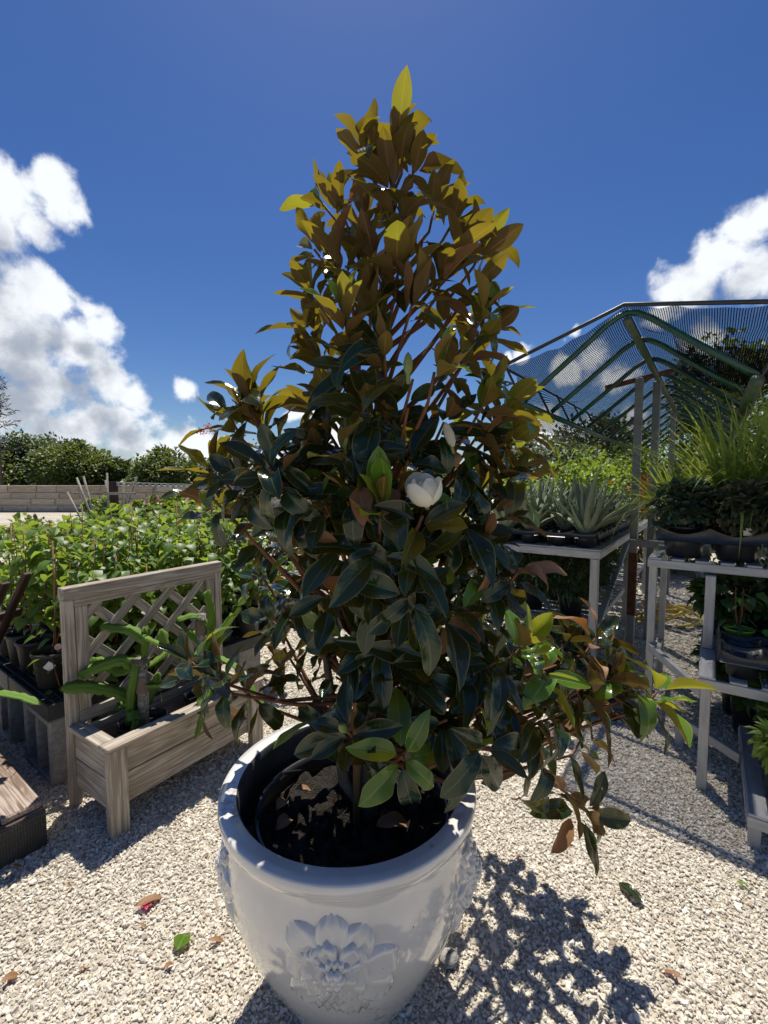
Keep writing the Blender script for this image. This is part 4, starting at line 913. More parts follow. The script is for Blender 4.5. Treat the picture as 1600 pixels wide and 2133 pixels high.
# ------------------------------------------------------------------ timber step with mesh side at the lower left
RG = rad(-36)                                            # the benches stand turned by 36 degrees: local x = n, local y = e
ts = thing('timber_step', 'worn timber step with a perforated metal side at the lower left edge', 'step', (-1.50, 1.90, 0), RG)
for i in range(4):
    y1 = -.002 - i * .15
    board('plank', (-1.2, y1 - .073, .187), (.0, y1 - .073, .187), .143, .03, (0, 1, 0), 'sleeper', ts, .006)
board('side_beam', (-.012, -.6, .10), (-.012, 0, .10), .14, .05, (0, 0, 1), 'sleeper', ts)
board('back_beam', (-1.2, -.02, .085), (-.04, -.02, .085), .17, .04, (0, 0, 1), 'sleeper', ts)
mp_ = MB().box((.016, -.6, .005), (.020, 0, .17), .001)
for i in range(60):
    y = -.6 + i * .01
    mp_.box((.020, y + .001, .01), (.0245, y + .0055, .165), .001)
for k in range(7): mp_.box((.0203, -.6, .02 + k * .022), (.0235, 0, .025 + k * .022), .0005)
mp_.build('mesh_panel', 'gplastic', ts)

# ------------------------------------------------------------------ grid benches on concrete blocks, with saplings
def concrete_block(label, loc, rz, group='concrete blocks under the plastic benches'):
    t = thing('concrete_block', label, 'block', loc, rz, group)
    d, w, h, wt_ = .40, .20, .358, .034                   # hollow block standing with its cores open towards -y
    MB().box((-d / 2, -w / 2, 0), (-d / 2 + wt_, w / 2, h), .008).build('block_wall', 'concrete', t); MB().box((d / 2 - wt_, -w / 2, 0), (d / 2, w / 2, h), .008).build('block_wall', 'concrete', t)
    for z in (0, h - wt_): MB().box((-d / 2 + wt_ - .001, -w / 2 + .002, z + .001), (d / 2 - wt_ + .001, w / 2 - .002, z + wt_ - .001), .003).build('block_wall', 'concrete', t)
    MB().box((-wt_ / 2, -w / 2 + .003, wt_ - .001), (wt_ / 2, w / 2 - .003, h - wt_ + .001), .003).build('block_web', 'concrete', t)
    return t
GZ = .445
GP = Vector((-1.735, 2.25, 0)); EE = Vector((.588, .809, 0)); NN = Vector((.809, -.588, 0))
def grid_pos(a, b, z=0): return GP - NN * a + EE * b + Vector((0, 0, z))   # a to the left, b away
def bar_mesh(l, w, h): return MB().box((-l / 2, -w / 2, -h / 2), (l / 2, w / 2, h / 2), .002).mesh('bar')
def grid_bench(label, loc, lx, ly, group):
    t = thing('plastic_grid_bench', label, 'bench', loc, RG, group)
    MB().box((-lx, 0, GZ - .085), (-lx + .012, ly, GZ), .003).build('edge_panel', 'gplastic', t); MB().box((-.012, 0, GZ - .085), (0, ly, GZ), .003).build('edge_panel', 'gplastic', t)
    MB().box((-lx + .012, 0, GZ - .085), (-.012, .012, GZ), .003).build('edge_panel', 'gplastic', t); MB().box((-lx + .012, ly - .012, GZ - .085), (-.012, ly, GZ), .003).build('edge_panel', 'gplastic', t)
    mx_ = bar_mesh(ly - .024, .006, .03); my_ = bar_mesh(lx - .024, .006, .03)
    k = .042; i = 0
    while k < lx - .02:
        ob('grid_bar', mx_, 'gplastic', t, Matrix.Translation((-k, ly / 2, GZ - .02)) @ Matrix.Rotation(PI / 2, 4, 'Z')); k += .042
    k = .042
    while k < ly - .02:
        ob('grid_bar', my_, 'gplastic', t, Matrix.Translation((-lx / 2, k, GZ - .0195))); k += .042
    return t
grid_bench('near black plastic grid bench beside the wooden planter', grid_pos(0, 0), .62, .62, 'black plastic grid benches')
grid_bench('black plastic grid bench at the left edge under crowded pots', grid_pos(.63, 0), .8, .62, 'black plastic grid benches')
grid_bench('black plastic grid bench behind the trellis', grid_pos(0, .63), .72, 1.0, 'black plastic grid benches')
grid_bench('black plastic grid bench farthest back under the saplings', grid_pos(.73, .63), .7, 1.0, 'black plastic grid benches')
concrete_block('rough concrete block under the near corner of the grid bench', grid_pos(.202, .105), RG)
concrete_block('shaded concrete block under the left grid bench', grid_pos(.86, .105), RG)
concrete_block('concrete block under the rear left bench corner', grid_pos(1.2, .5), RG); concrete_block('concrete block under the bench behind the trellis', grid_pos(.25, 1.3), RG)

SAPm = None
def sapling(label, loc, h, seed, group, nleaf=75, leaf=.075, single=False, stakes=True, spread=.15):
    r = random.Random(seed); t = thing('sapling', label, 'sapling', loc, 0, group); mats = []
    for s_ in range(r.randint(2, 4)):
        a = r.uniform(0, 6.28); top = Vector((math.cos(a) * spread * .7, math.sin(a) * spread * .7, h * r.uniform(.8, 1)))
        mid = top * .5 + Vector((math.cos(a) * .02, math.sin(a) * .02, 0)); MB().tube([(0, 0, -.02), mid, top], [.006, .004, .002], 6).build('stem', 'twig', t, True)
        for k in range(nleaf // 3):
            f = r.uniform(.15, 1); p = mid * (2 * f) if f < .5 else mid + (top - mid) * (2 * f - 1)
            b = r.uniform(0, 6.28); o_ = Vector((math.cos(b), math.sin(b), r.uniform(-.1, .35))); q = p + o_ * r.uniform(.01, spread * .55)
            mats.append(leafmat4(q, o_ + Vector((0, 0, -.35)), Vector((0, 0, 1)) + rdir(r) * .35, leaf * r.uniform(.55, 1.2)))
    if single:
        for i, m_ in enumerate(mats): ob('leaf', SAPm[i % 3], None, t, m_)
    else: scatter('foliage', LG_SAP, mats, 'sapling', t, seed=seed)
    if stakes:
        a = Vector((r.uniform(-.03, .03), r.uniform(-.03, .03), 0)); MB().tube([a + Vector((0, 0, -.03)), a + Vector((.01, 0, h * 1.04))], .004, 6).build('bamboo_cane', 'bamboo', t, True)
        MB().lathe([(.010, -.006), (.012, 0), (.010, .006)], 8, a + Vector((.008, 0, h * r.uniform(.7, .98)))).build('tie', 'tape', t, True)
    return t
SAPm = [leafmesh('leaf', g_, 'sapling', rnd=.3 * i) for i, g_ in enumerate(LG_SAP)]
rq = random.Random(14); k = 0
POTG = 'black pots on the grid benches'; SAPG = 'saplings crowded on the grid benches'
fa, fb_ = .22, .20
p = grid_pos(.28, .125, GZ + .002); round_pot('black pot with a white square label at the near corner of the grid bench', p, .10, .20, group=POTG)
sapling('light green sapling with a bare brown stem in the labelled pot', p + Vector((0, 0, .175)), .62, 200, SAPG, 90, .085, True)
# tags on that pot
lab = MB().box((-.021, -.0008, -.021), (.021, .0008, .021), .0002)
for i in range(5): lab.box((-.013, -.0016, -.010 + i * .004), (.004 + .002 * (i % 3), -.0010, -.0085 + i * .004), .0001)
lab = MB().box((-.021, -.0008, -.021), (.021, .0008, .021), .0002).build('pot_label', 'paper'); lab.matrix_basis = Matrix.Translation(p + Vector((.040, -.086, .135))) @ Matrix.Rotation(rad(25), 4, 'Z') @ Matrix.Rotation(rad(42), 4, 'Y'); tag(lab, 'white square sticker on the near black pot', 'sticker')
tg = MB().lathe([(.001, 0), (.018, 0), (.018, .0015), (.001, .0015)], 20).build('round_tag', 'peach'); tg.matrix_basis = Matrix.Translation(p + Vector((.052, -.03, .225))) @ Matrix.Rotation(rad(70), 4, 'X') @ Matrix.Rotation(rad(15), 4, 'Y'); tag(tg, 'round peach coloured tag hanging at the labelled pot', 'tag')
spots = []
for i in range(6):
    for j in range(7):
        a, b = .12 + i * .235 + rq.uniform(-.02, .02), .14 + j * .235 + rq.uniform(-.02, .02)
        if (abs(a - .28) < .205 and abs(b - .125) < .205) or b < .1: continue
        if i >= 5 and j < 2: continue
        spots.append((a, b, i, j))
for a, b, i, j in spots:
    p = grid_pos(a, b, GZ + .002); front = (j <= 1)
    ORD = ['first', 'second', 'third', 'fourth', 'fifth', 'sixth', 'seventh']; where = ORD[i] + ' from the trellis side in the ' + ORD[j] + ' row'
    lb = 'black sapling pot, ' + where + ' of the block'
    round_pot(lb, p, .095, .19, group=POTG, n=20)
    sb = 'light green sapling, ' + where + ' of the block'
    sapling(sb, p + Vector((0, 0, .165)), rq.uniform(.56, .86) if i > 0 else rq.uniform(.45, .75), 300 + k, SAPG, 125, .086, front and i < 3, rq.random() < .4); k += 1
# low vines behind the trellis
sapling('trailing plant with larger dark leaves right of the sapling block', Vector((-1.75, 4.3, .35)), .75, 900, None, 60, .10)
sapling('yellowing broad leaved plant seen through the trellis', in_planter(.55, .68, .35), .45, 901, None, 40, .12)
sapling('green plant in shade seen through the trellis lattice', in_planter(.15, .75, .30), .40, 902, None, 50, .10)
for lb, q in (('black pot of the trailing plant right of the sapling block', Vector((-1.75, 4.3, 0))), ('black pot behind the far half of the trellis', in_planter(.55, .68, 0)), ('black pot behind the near half of the trellis', in_planter(.15, .75, 0))):
    round_pot(lb, q, .12, .40 if q.z > -1 else .3, 'plastic')

# dark brown slatted chair leaning at the left edge
ch = thing('slatted_chair', 'dark brown slatted wooden chair at the left edge by the pots', 'chair', (-2.25, 2.32, 0))
def cw(p): return Vector(p) - Vector((-2.25, 2.32, 0))
for i, dy in enumerate((-.16, -.05, .06, .17)):
    board('back_slat', cw((-2.44 + .02 * i, 2.30 + dy, .28)), cw((-2.10 + .035 * i, 2.33 + dy, 1.06 + .03 * (i % 2))), .055, .02, (0, 1, .0), 'darkwood', ch)
for z_, dx in ((.42, -2.40), (.85, -2.21)): board('back_rail', cw((dx - .0, 2.06, z_)), cw((dx + .10, 2.58, z_)), .05, .022, (.4, 0, 1), 'darkwood', ch)
for s_ in (0, 1): board('leg', cw((-2.50 + .0 * s_, 2.12 + .4 * s_, 0)), cw((-2.34, 2.12 + .4 * s_, .40)), .05, .03, (0, 1, 0), 'darkwood', ch)
for s_ in (0, 1): board('leg', cw((-2.90, 2.12 + .4 * s_, 0)), cw((-2.90, 2.12 + .4 * s_, .36)), .05, .03, (0, 1, 0), 'darkwood', ch)
for i in range(5): board('seat_slat', cw((-2.40 - .115 * i, 2.05, .37)), cw((-2.40 - .115 * i, 2.60, .37)), .09, .02, (1, 0, 0), 'darkwood', ch)

# ------------------------------------------------------------------ wooden benches in the middle distance
def wood_bench(label, p, q, w, z, mat='greywood', nl=2, slats=5):
    p = Vector(p); q = Vector(q); l = (q - p).length; t = thing('wooden_bench', label, 'bench', p, math.atan2(q.y - p.y, q.x - p.x), 'wooden plant benches')
    sw = w / slats
    for i in range(slats): board('slat', (0, sw * (i + .5), z - .015), (l, sw * (i + .5), z - .015), sw - .014, .03, (0, 1, 0), mat, t)
    board('apron', (0, -.013, z - .045), (l, -.013, z - .045), .085, .024, (0, 0, 1), mat, t); board('apron', (0, w + .013, z - .045), (l, w + .013, z - .045), .085, .024, (0, 0, 1), mat, t)
    for i in range(nl + 1):
        x = .1 + (l - .2) * i / nl
        board('leg', (x, .06, 0), (x, .06, z - .032), .11, .11, (1, 0, 0), mat, t); board('leg', (x, w - .06, 0), (x, w - .06, z - .032), .11, .11, (1, 0, 0), mat, t)
    return t
wood_bench('low grey wooden bench of small pots left of the magnolia', (-2.35, 5.95, 0), (-.75, 4.95, 0), .85, .47)
wood_bench('long grey wooden bench of flowering pots in the middle distance', (-4.9, 9.1, 0), (-2.3, 7.6, 0), .9, .55, nl=3)
wood_bench('far wooden bench behind the sapling block', (-8.2, 11.3, 0), (-4.4, 9.9, 0), .9, .55, nl=3)
po = board('wooden_post', (-2.30, 6.05, 0), (-2.30, 6.05, .88), .10, .10, (1, 0, 0), 'greywood', None); tag(po, 'short grey wooden post at the end of the low bench', 'post')
rb = random.Random(31)
BG = 'small pots on the low bench'
for i in range(7):
    f = .10 + .125 * i; p = Vector((-2.35, 5.95, .472)).lerp(Vector((-.75, 4.95, .472)), f) + Vector((.53, .85, 0)) * (.2 + .35 * (i % 2))
    round_pot(['first', 'second', 'third', 'fourth', 'fifth', 'sixth', 'seventh'][i] + ' small black pot from the post on the low bench', p, .085, .17, 'plastic', group=BG, n=18)
    shrub('potted_plant', ['first', 'second', 'third', 'fourth', 'fifth', 'sixth', 'seventh'][i] + (' bushy light green' if i < 3 else ' dark green') + ' plant from the post on the low bench', p + Vector((0, 0, .14)), (.16, .16, .15 if i % 2 else .22), 'lush' if i < 3 else 'shrub', 400 + i, 260, .06, LG_SAP, group='plants on the low bench', cat='plant')
p = Vector((-2.05, 6.2, .472)); round_pot('large black pot beside the short post', p, .15, .28, 'plastic'); shrub('potted_plant', 'tall bushy plant with broad leaves right of the short post', p + Vector((0, 0, .24)), (.30, .30, .33), 'sapling', 430, 600, .085, LG_SAP, cat='plant')
for i in range(12):
    f = .06 + .08 * i; p = Vector((-4.9, 9.1, .552)).lerp(Vector((-2.3, 7.6, .552)), f) + Vector((.5, .87, 0)) * (.15 + .4 * (i % 2)); red = i in (2, 5)
    round_pot(('small red pot, ' if red else 'small black pot, ') + ['first', 'second', 'third', 'fourth', 'fifth', 'sixth', 'seventh', 'eighth', 'ninth', 'tenth', 'eleventh', 'twelfth'][i] + ' from the left on the flowering bench', p, .10, .2, 'redpot' if red else 'plastic', group='pots on the flowering bench', n=18)
    fl_ = {3: ('redfl', 2), 6: ('orangefl', 2), 8: ('orangefl', 3), 7: ('petal', 3)}.get(i)
    shrub('potted_plant', {3: 'plant with red blossoms on the flowering bench', 6: 'hibiscus with orange flowers on the flowering bench', 8: 'hibiscus with the largest orange flowers near the post', 7: 'plant with white flowers between the orange hibiscus'}.get(i, 'leafy green plant, '+ ['first', 'second', 'third', 'fourth', 'fifth', 'sixth', 'seventh', 'eighth', 'ninth', 'tenth', 'eleventh', 'twelfth'][i] + ' from the left on the flowering bench'), p + Vector((0, 0, .17)), (.17, .17, rb.uniform(.2, .34)), 'lush' if i % 3 else 'sapling', 440 + i, 260, .085, LG_SAP, flowers=(fl_[0], fl_[1], .075, 'blossom') if fl_ else None, group='plants on the flowering bench', cat='plant')
for i in range(9):
    p = Vector((-8.2, 11.3, .552)).lerp(Vector((-4.4, 9.9, .552)), .06 + .11 * i) + Vector((.3, .6, 0)); round_pot(['first', 'second', 'third', 'fourth', 'fifth', 'sixth', 'seventh', 'eighth', 'ninth', 'tenth', 'eleventh', 'twelfth'][i] + ' black pot from the left on the far bench', p, .12, .22, 'plastic', group='pots on the far bench', n=16)
    shrub('potted_plant', ['first', 'second', 'third', 'fourth', 'fifth', 'sixth', 'seventh', 'eighth', 'ninth', 'tenth', 'eleventh', 'twelfth'][i] + ' low green plant from the left on the far bench', p + Vector((0, 0, .18)), (.22, .22, .2), 'lush', 470 + i, 200, .10, LG_SAP, group='plants on the far bench', cat='plant')
sb_ = shrub('silver_plant', 'pale silvery shrub standing on gravel in front of the flowering bench', (-2.35, 6.9, 0), (.30, .30, .33), 'silver', 480, 420, .05, LG_NARROW, cat='shrub')
# post with a perforated rail, hanging pots, leaning sticks
ps = at(236, 1003, 9.0); pst = board('sleeved_post', (ps.x, 9.0, 0), (ps.x, 9.0, ps.z), .12, .12, (1, 0, 0), 'darkwood', None); tag(pst, 'brown post carrying one end of the perforated rail', 'post')
re = at(445, 1013, 10.5); r0 = Vector((ps.x + .06, 9.0, ps.z - .05))
rl = thing('perforated_rail', 'long perforated metal rail running from the brown post', 'rail', r0)
d = re - r0; ln = d.length; mt = frame(d, (0, 0, 1), (0, 0, 0)); bm = MB()
for i in range(int(ln / .12)): bm.box((i * .12, -.035, -.006), (i * .12 + .06, .035, .006), .002)
bm.box((0, .022, -.007), (ln, .038, .007), .002); bm.box((0, -.038, -.007), (ln, -.022, .007), .002); bm.build('slotted_bar', 'alu', rl, mtx=mt)
pe = board('rail_post', (re.x, re.y, 0), (re.x, re.y, re.z - .05), .1, .1, (1, 0, 0), 'greywood', None); tag(pe, 'grey post at the far end of the perforated rail behind the magnolia', 'post')
for px, py, mt_, fm_, lb, f in ((312, 1056, 'redpot', 'pinkfl', 'red hanging pot with pink flowers under the rail', .36), (350, 1050, 'redpot', 'lush', 'red hanging pot with green leaves under the rail', .55), (399, 1056, 'whitepot', 'pinkfl', 'white hanging pot with pink flowers under the rail', .78), (432, 1050, 'redpot', 'lush', 'terracotta hanging pot of leaves near the magnolia leaves', .95)):
    q = r0 + d * f; z_ = at(px, py, q.y).z; q = Vector((q.x, q.y, z_ - .17))
    t = round_pot(lb, q, .15, .22, mt_, name='hanging_pot', cat='pot')
    for k in range(3): MB().tube([(math.cos(k * 2.1) * .15, math.sin(k * 2.1) * .15, .21), (0, 0, r0.z + (d.z * f) - q.z - .03)], .004, 5).build('hanger_wire', 'blackpipe', t)
    shrub('hanging_plant', lb.replace('hanging pot', 'hanging plant').replace('red ', 'leafy ', 1).replace('white ', 'flowering ', 1).replace('terracotta ', 'small ', 1) if False else 'plant spilling out of the ' + lb.split(' under')[0].split(' near')[0], q + Vector((0, 0, .17)), (.18, .18, .10), 'lush', 520 + px, 160, .08, LG_SAP, flowers=('pinkfl', 9, .06, 'blossom') if fm_ == 'pinkfl' else None, cat='plant')
for i, (xa, ya, xb, yb_) in enumerate([(160, 995, 185, 1062), (174, 992, 192, 1060), (220, 1000, 228, 1060), (258, 1003, 254, 1065), (285, 993, 262, 1062), (140, 1025, 158, 1060), (223, 985, 226, 1060)]):
    Yk = 8.6 + .12 * i; a, b = at(xa, ya, Yk), at(xb, yb_, Yk); b2_ = a + (b - a) * (a.z / max(.05, (a.z - b.z))) if a.z - b.z > .1 else b
    o = MB().tube([a, b2_], .018, 6).build('garden_stick', 'greywood', None, True); tag(o, ['stick leaning right left of the brown post', 'second leaning stick left of the brown post', 'upright stick touching the brown post', 'thin upright stick right of the brown post', 'stick leaning left right of the brown post', 'short stick leaning at the far left of the group', 'tallest upright stick behind the brown post'][i], 'stick', 'sticks by the brown post')
bar = board('crossbar', at(150, 1028, 8.8), at(282, 1028, 8.8), .05, .05, (0, 0, 1), 'greywood', None); tag(bar, 'horizontal wooden crossbar tied to the sticks by the brown post', 'bar')
# crepe myrtle behind the magnolia on the left
cmp_ = at(505, 1000, 6.5); t = shrub('crepe_myrtle', 'thin crepe myrtle with red blossoms behind the magnolia on the left', (cmp_.x, 6.5, 0), (.55, .5, 1.15), 'greyleaf', 540, 700, .07, None, cat='tree')
rr_ = random.Random(5)
for k, (px, py) in enumerate(((432, 886), (418, 898), (424, 903), (440, 898), (470, 870))):
    ms = []
    for q in range(16): ms.append(leafmat4(rdir(rr_) * .035, rdir(rr_), rdir(rr_), .04))
    f = scatter('blossom', LG_TREE, ms, 'redfl', t, kind=None, seed=k); f.location = at(px, py, 6.3) - Vector(t.location)

# ------------------------------------------------------------------ metal benches on the right
def deck(t, x0, x1, y0, y1, z, along='y', sw=.07, pitch=.125, mat='alu', hb=.05):
    board('front_bar', (x0, y0 + .012, z - hb / 2), (x1, y0 + .012, z - hb / 2), hb, .024, (0, 0, 1), mat, t)
    board('back_bar', (x0, y1 - .012, z - hb / 2), (x1, y1 - .012, z - hb / 2), hb, .024, (0, 0, 1), mat, t)
    for x in (x0 + .012, x1 - .012): board('side_bar', (x, y0 + .026, z - hb / 2 - .002), (x, y1 - .026, z - hb / 2 - .002), hb - .006, .024, (0, 0, 1), mat, t)
    a, b = (x0, x1) if along == 'y' else (y0, y1); k = a + sw / 2 + .004
    while k < b - sw / 2:
        if along == 'y': board('deck_slat', (k, y0 + .001, z + .008), (k, y1, z + .008), sw, .014, (1, 0, 0), mat, t)
        else: board('deck_slat', (x0, k, z + .008), (x1 + .004, k, z + .008), sw, .014, (0, 1, 0), mat, t)
        k += pitch
def legs(t, pts, z, w=.045, mat='alu'):
    for x, y in pts: board('leg', (x, y, 0), (x, y, z), w, w, (1, 0, 0), mat, t)
def loc2w(o, x, y, z=0): return Vector(o) + NN * x + EE * y + Vector((0, 0, z))
T0 = Vector((1.71, 2.90, 0))
tb = thing('tiered_bench', 'grey metal bench stepping down in three tiers at the right edge', 'bench', T0, RG)
deck(tb, 0, 1.7, 0, .95, 1.10); deck(tb, .30, 1.9, -.59, .36, .60); deck(tb, .50, 2.0, -.91, -.02, .15)
legs(tb, [(.03, .05), (1.65, .05), (.03, .9), (1.65, .9)], 1.05); legs(tb, [(.335, -.55), (1.85, -.55), (.335, .3), (1.85, .3)], .55); legs(tb, [(.53, -.87), (1.95, -.87), (.53, -.07), (1.95, -.07)], .10)
board('brace', (.03, .025, .52), (.32, -.524, .50), .05, .03, (0, 0, 1), 'alu', tb); board('brace', (.2, -.12, .155), (.50, -.40, .145), .05, .03, (0, 0, 1), 'alu', tb)
board('foot', (.22, -.14, 0), (.22, -.14, .13), .05, .05, (1, 0, 0), 'alu', tb); board('brace', (.03, .07, .30), (.03, .88, .30), .045, .026, (0, 0, 1), 'alu', tb); board('upright', (.32, -.53, .62), (.32, -.30, .92), .05, .03, (1, 0, 0), 'alu', tb) if False else None
board('upright', (.335, -.10, .617), (.335, -.10, 1.05), .05, .04, (1, 0, 0), 'alu', tb)
def shuttle_tray(label, loc, nx, ny, pitch, r, h, rz=RG, group=None, peak=.05, name='plant_tray'):
    """moulded carry tray: round cells under a deck with raised peaks between them"""
    t = thing(name, label, 'tray', loc, rz, group); lx, ly = nx * pitch, ny * pitch
    n = 20
    for i in range(nx):
        for j in range(ny):
            c = ((i + .5) * pitch, (j + .5) * pitch, 0)
            MB().lathe([(r * .80, 0), (r * .97, h * .96), (r * 1.0, h * 1.02), (r * .93, h), (r * .76, .01)], n, c, cap0=True).build('cell', 'plastic', t, True)
    b = MB(); G = 8; NX, NY = nx * G, ny * G; V = []; F = []; idx = {}
    for i in range(NX + 1):
        for j in range(NY + 1):
            x, y = i * pitch / G, j * pitch / G
            dc = min(math.hypot(x - (a + .5) * pitch, y - (c_ + .5) * pitch) for a in range(nx) for c_ in range(ny))
            z_ = h + peak * max(0, min(1, (dc - r * .92) / (pitch * .707 - r * .92))) ** .8
            if i in (0, NX) or j in (0, NY): z_ -= .0
            idx[i, j] = len(V); V.append((x, y, z_))
    for i in range(NX):
        for j in range(NY):
            x, y = (i + .5) * pitch / G, (j + .5) * pitch / G
            dc = min(math.hypot(x - (a + .5) * pitch, y - (c_ + .5) * pitch) for a in range(nx) for c_ in range(ny))
            if dc > r * .90: F.append((idx[i, j], idx[i + 1, j], idx[i + 1, j + 1], idx[i, j + 1]))
    # outer skirt
    per = [(i, 0) for i in range(NX)] + [(NX, j) for j in range(NY)] + [(i, NY) for i in range(NX, 0, -1)] + [(0, j) for j in range(NY, 0, -1)]
    base = len(V)
    for (i, j) in per:
        x, y, z_ = V[idx[i, j]]; ox = -.012 if i == 0 else .012 if i == NX else 0; oy = -.012 if j == 0 else .012 if j == NY else 0
        V.append((x + ox, y + oy, h - .012)); V.append((x + ox * 1.6, y + oy * 1.6, h - .016))
    m_ = len(per)
    for k in range(m_):
        k2 = (k + 1) % m_; F.append((idx[per[k]], base + 2 * k, base + 2 * k2, idx[per[k2]])[::-1]); F.append((base + 2 * k, base + 2 * k + 1, base + 2 * k2 + 1, base + 2 * k2)[::-1])
    b.add(V, F).build('tray_deck', 'plastic', t, True)
    return t
ZT = 1.117
shuttle_tray('large black carry tray on the front edge of the top tier', loc2w(T0, .05, .02, ZT), 3, 1, .27, .118, .125, peak=.075)
shuttle_tray('second black carry tray along the top tier at the right edge', loc2w(T0, .89, .02, ZT), 2, 1, .27, .118, .125, peak=.075)
SG = 'pots in the carry trays'
for i, (lb, mt_, h_) in enumerate((('dark silvery green bush at the left end of the top tier', 'shrub', .15), ('drying olive green bush in the middle of the carry tray', 'greyleaf', .145), ('grey green leafy bush right of the drying bush', 'shrub', .15), ('leafy bush in the second carry tray', 'greyleaf', .14), ('far right dark bush of the top tier', 'shrub', .14))):
    x = .05 + .135 + i * .27 + (.03 if i > 2 else 0); p = loc2w(T0, x, .155, ZT + .015)
    round_pot(['black pot under the silvery bush', 'black pot under the drying olive bush', 'black pot under the grey green bush', 'black pot in the second carry tray', 'black pot at the far right of the second carry tray'][i], p, .093, .185, 'plastic', group=SG)
    fl_ = ('yellowfl', 1, .035, 'blossom') if i == 0 else ('dead', 26, .035, 'dry_leaf') if i == 1 else None
    shrub('potted_shrub', lb, p + Vector((0, 0, .155)), (.165, .165, h_), mt_, 600 + i, 1000, .052, LG_SAP, flowers=None if i != 1 else ('dead', 22, .02, 'dry_leaf'), group='bushes on the top tier', cat='shrub')
tg2 = MB().box((-.02, -.001, 0), (.02, .001, .045), .0003).build('plant_label', 'paper'); tg2.matrix_basis = Matrix.Translation(loc2w(T0, .50, .04, ZT + .165)) @ Matrix.Rotation(RG, 4, 'Z'); tag(tg2, 'small white plant label stuck in the carry tray', 'label')
# lemongrass
def grass_clump(label, loc, n, hgt, seed, spread=.55, group='lemongrass clumps on the top tier'):
    r = random.Random(seed); t = thing('lemongrass', label, 'grass', loc, 0, group); lgs = [leafgrid(1, .024, 9, 2, b_, .3, 0, 'blade', 0, seed=k) for k, b_ in enumerate((.25, .6, 1.0, 1.5))]; ms = []
    for i in range(n):
        a = r.uniform(0, 6.28); k = r.random() ** .8; p = Vector((math.cos(a) * .07 * k, math.sin(a) * .07 * k, 0)); d = Vector((math.cos(a) * spread * k, math.sin(a) * spread * k, 1)) + rdir(r) * .08
        ms.append(leafmat4(p, d, -Vector((math.cos(a), math.sin(a), 0)) + Vector((0, 0, .3)) + rdir(r) * .5, hgt * r.uniform(.5, 1.1)))
        m_ = ms[-1]
    # blades droop outwards: the leaf's own bend goes to -Z, so its normal must face in and up
    scatter('blades', lgs, ms, 'grass', t, seed=seed)
    return t
for i, (x, y, h_, lb) in enumerate(((.16, .68, .72, 'lemongrass clump leaning left behind the silvery bush'), (.42, .62, .95, 'tall lemongrass clump in the middle of the top tier'), (.72, .58, 1.05, 'lemongrass clump behind the carry tray near the right edge'), (1.05, .55, 1.05, 'rightmost lemongrass clump on the top tier'), (.55, .84, 1.0, 'lemongrass clump at the back of the top tier'))):
    p = loc2w(T0, x, y, ZT); round_pot('black pot of the ' + lb, p, .11, .20, 'plastic', group='lemongrass pots', n=20); grass_clump(lb, p + Vector((0, 0, .16)), 260, h_, 640 + i, .75)
# middle tier: moulded trays, green cups, heart leaved seedlings
ZM = .617
shuttle_tray('empty dark tray nearest the edge of the middle tier', loc2w(T0, .39, -.56, ZM), 4, 1, .175, .076, .10, peak=.04, group='trays on the middle tier')
shuttle_tray('empty dark tray in the second row of the middle tier', loc2w(T0, .39, -.36, ZM), 4, 1, .175, .076, .10, peak=.04, group='trays on the middle tier')
shuttle_tray('dark tray of seedlings in the third row of the middle tier', loc2w(T0, .39, -.16, ZM), 4, 1, .175, .076, .10, peak=.02, group='trays on the middle tier')
shuttle_tray('dark tray of seedlings in the rear row of the middle tier', loc2w(T0, .39, .06, ZM), 4, 1, .175, .076, .10, peak=.02, group='trays on the middle tier')
for j, y in enumerate((-.0725, .1475)):
    for i in range(4):
        p = loc2w(T0, .39 + .0875 + .175 * i, y, ZM + .02)
        round_pot(['leftmost', 'second', 'third', 'rightmost'][i] + (' lime green plastic cup in the middle tier tray' if j == 0 else ' black cup in the rear row of the middle tier'), p, .07, .12, 'greencup' if j == 0 else 'plastic', group='cups on the middle tier', n=20)
        if i % 2 == 0 or j: sapling(['leftmost', 'second', 'third', 'rightmost'][i] + (' heart leaved seedling in the lime green cups' if j == 0 else ' heart leaved seedling in the rear middle tier row'), p + Vector((0, 0, .10)), .27, 660 + i + 10 * j, 'seedlings on the middle tier', 26, .10, False, False, .10)
for ch_ in [o for o in bpy.data.objects if o.name.startswith('foliage') and o.parent and o.parent.get('group') == 'seedlings on the middle tier']:
    ch_.data.materials.clear(); ch_.data.materials.append(M['heart'])
# low tier: dark pots with ferny plants
LG_FERN = [leafgrid(1, .22, 3, 2, .6, .3, .05, 'obovate')]
for i, (x, y) in enumerate(((.68, -.72), (.70, -.36), (1.0, -.70), (1.02, -.34), (1.3, -.68))):
    p = loc2w(T0, x, y, .167); round_pot(['large black pot at the near corner of the bottom tier', 'black pot behind the corner pot on the bottom tier', 'black pot right of the corner pot', 'rear right black pot of the bottom tier', 'rightmost black pot of the bottom tier'][i], p, .13, .22, 'plastic', group='pots on the bottom tier')
    shrub('fern_plant', ['feathery green plant in the corner pot of the bottom tier', 'dark leafy plant under the middle tier', 'feathery plant at the right edge of the bottom tier', 'dark leafy plant at the rear right of the bottom tier', 'rightmost feathery plant of the bottom tier'][i], p + Vector((0, 0, .18)), (.15, .15, .12 if i in (0, 2, 4) else .15), 'lush' if i in (0, 2, 4) else 'heart', 680 + i, 420, .07, LG_FERN if i in (0, 2, 4) else LG_SAP, group='plants on the bottom tier', cat='plant')

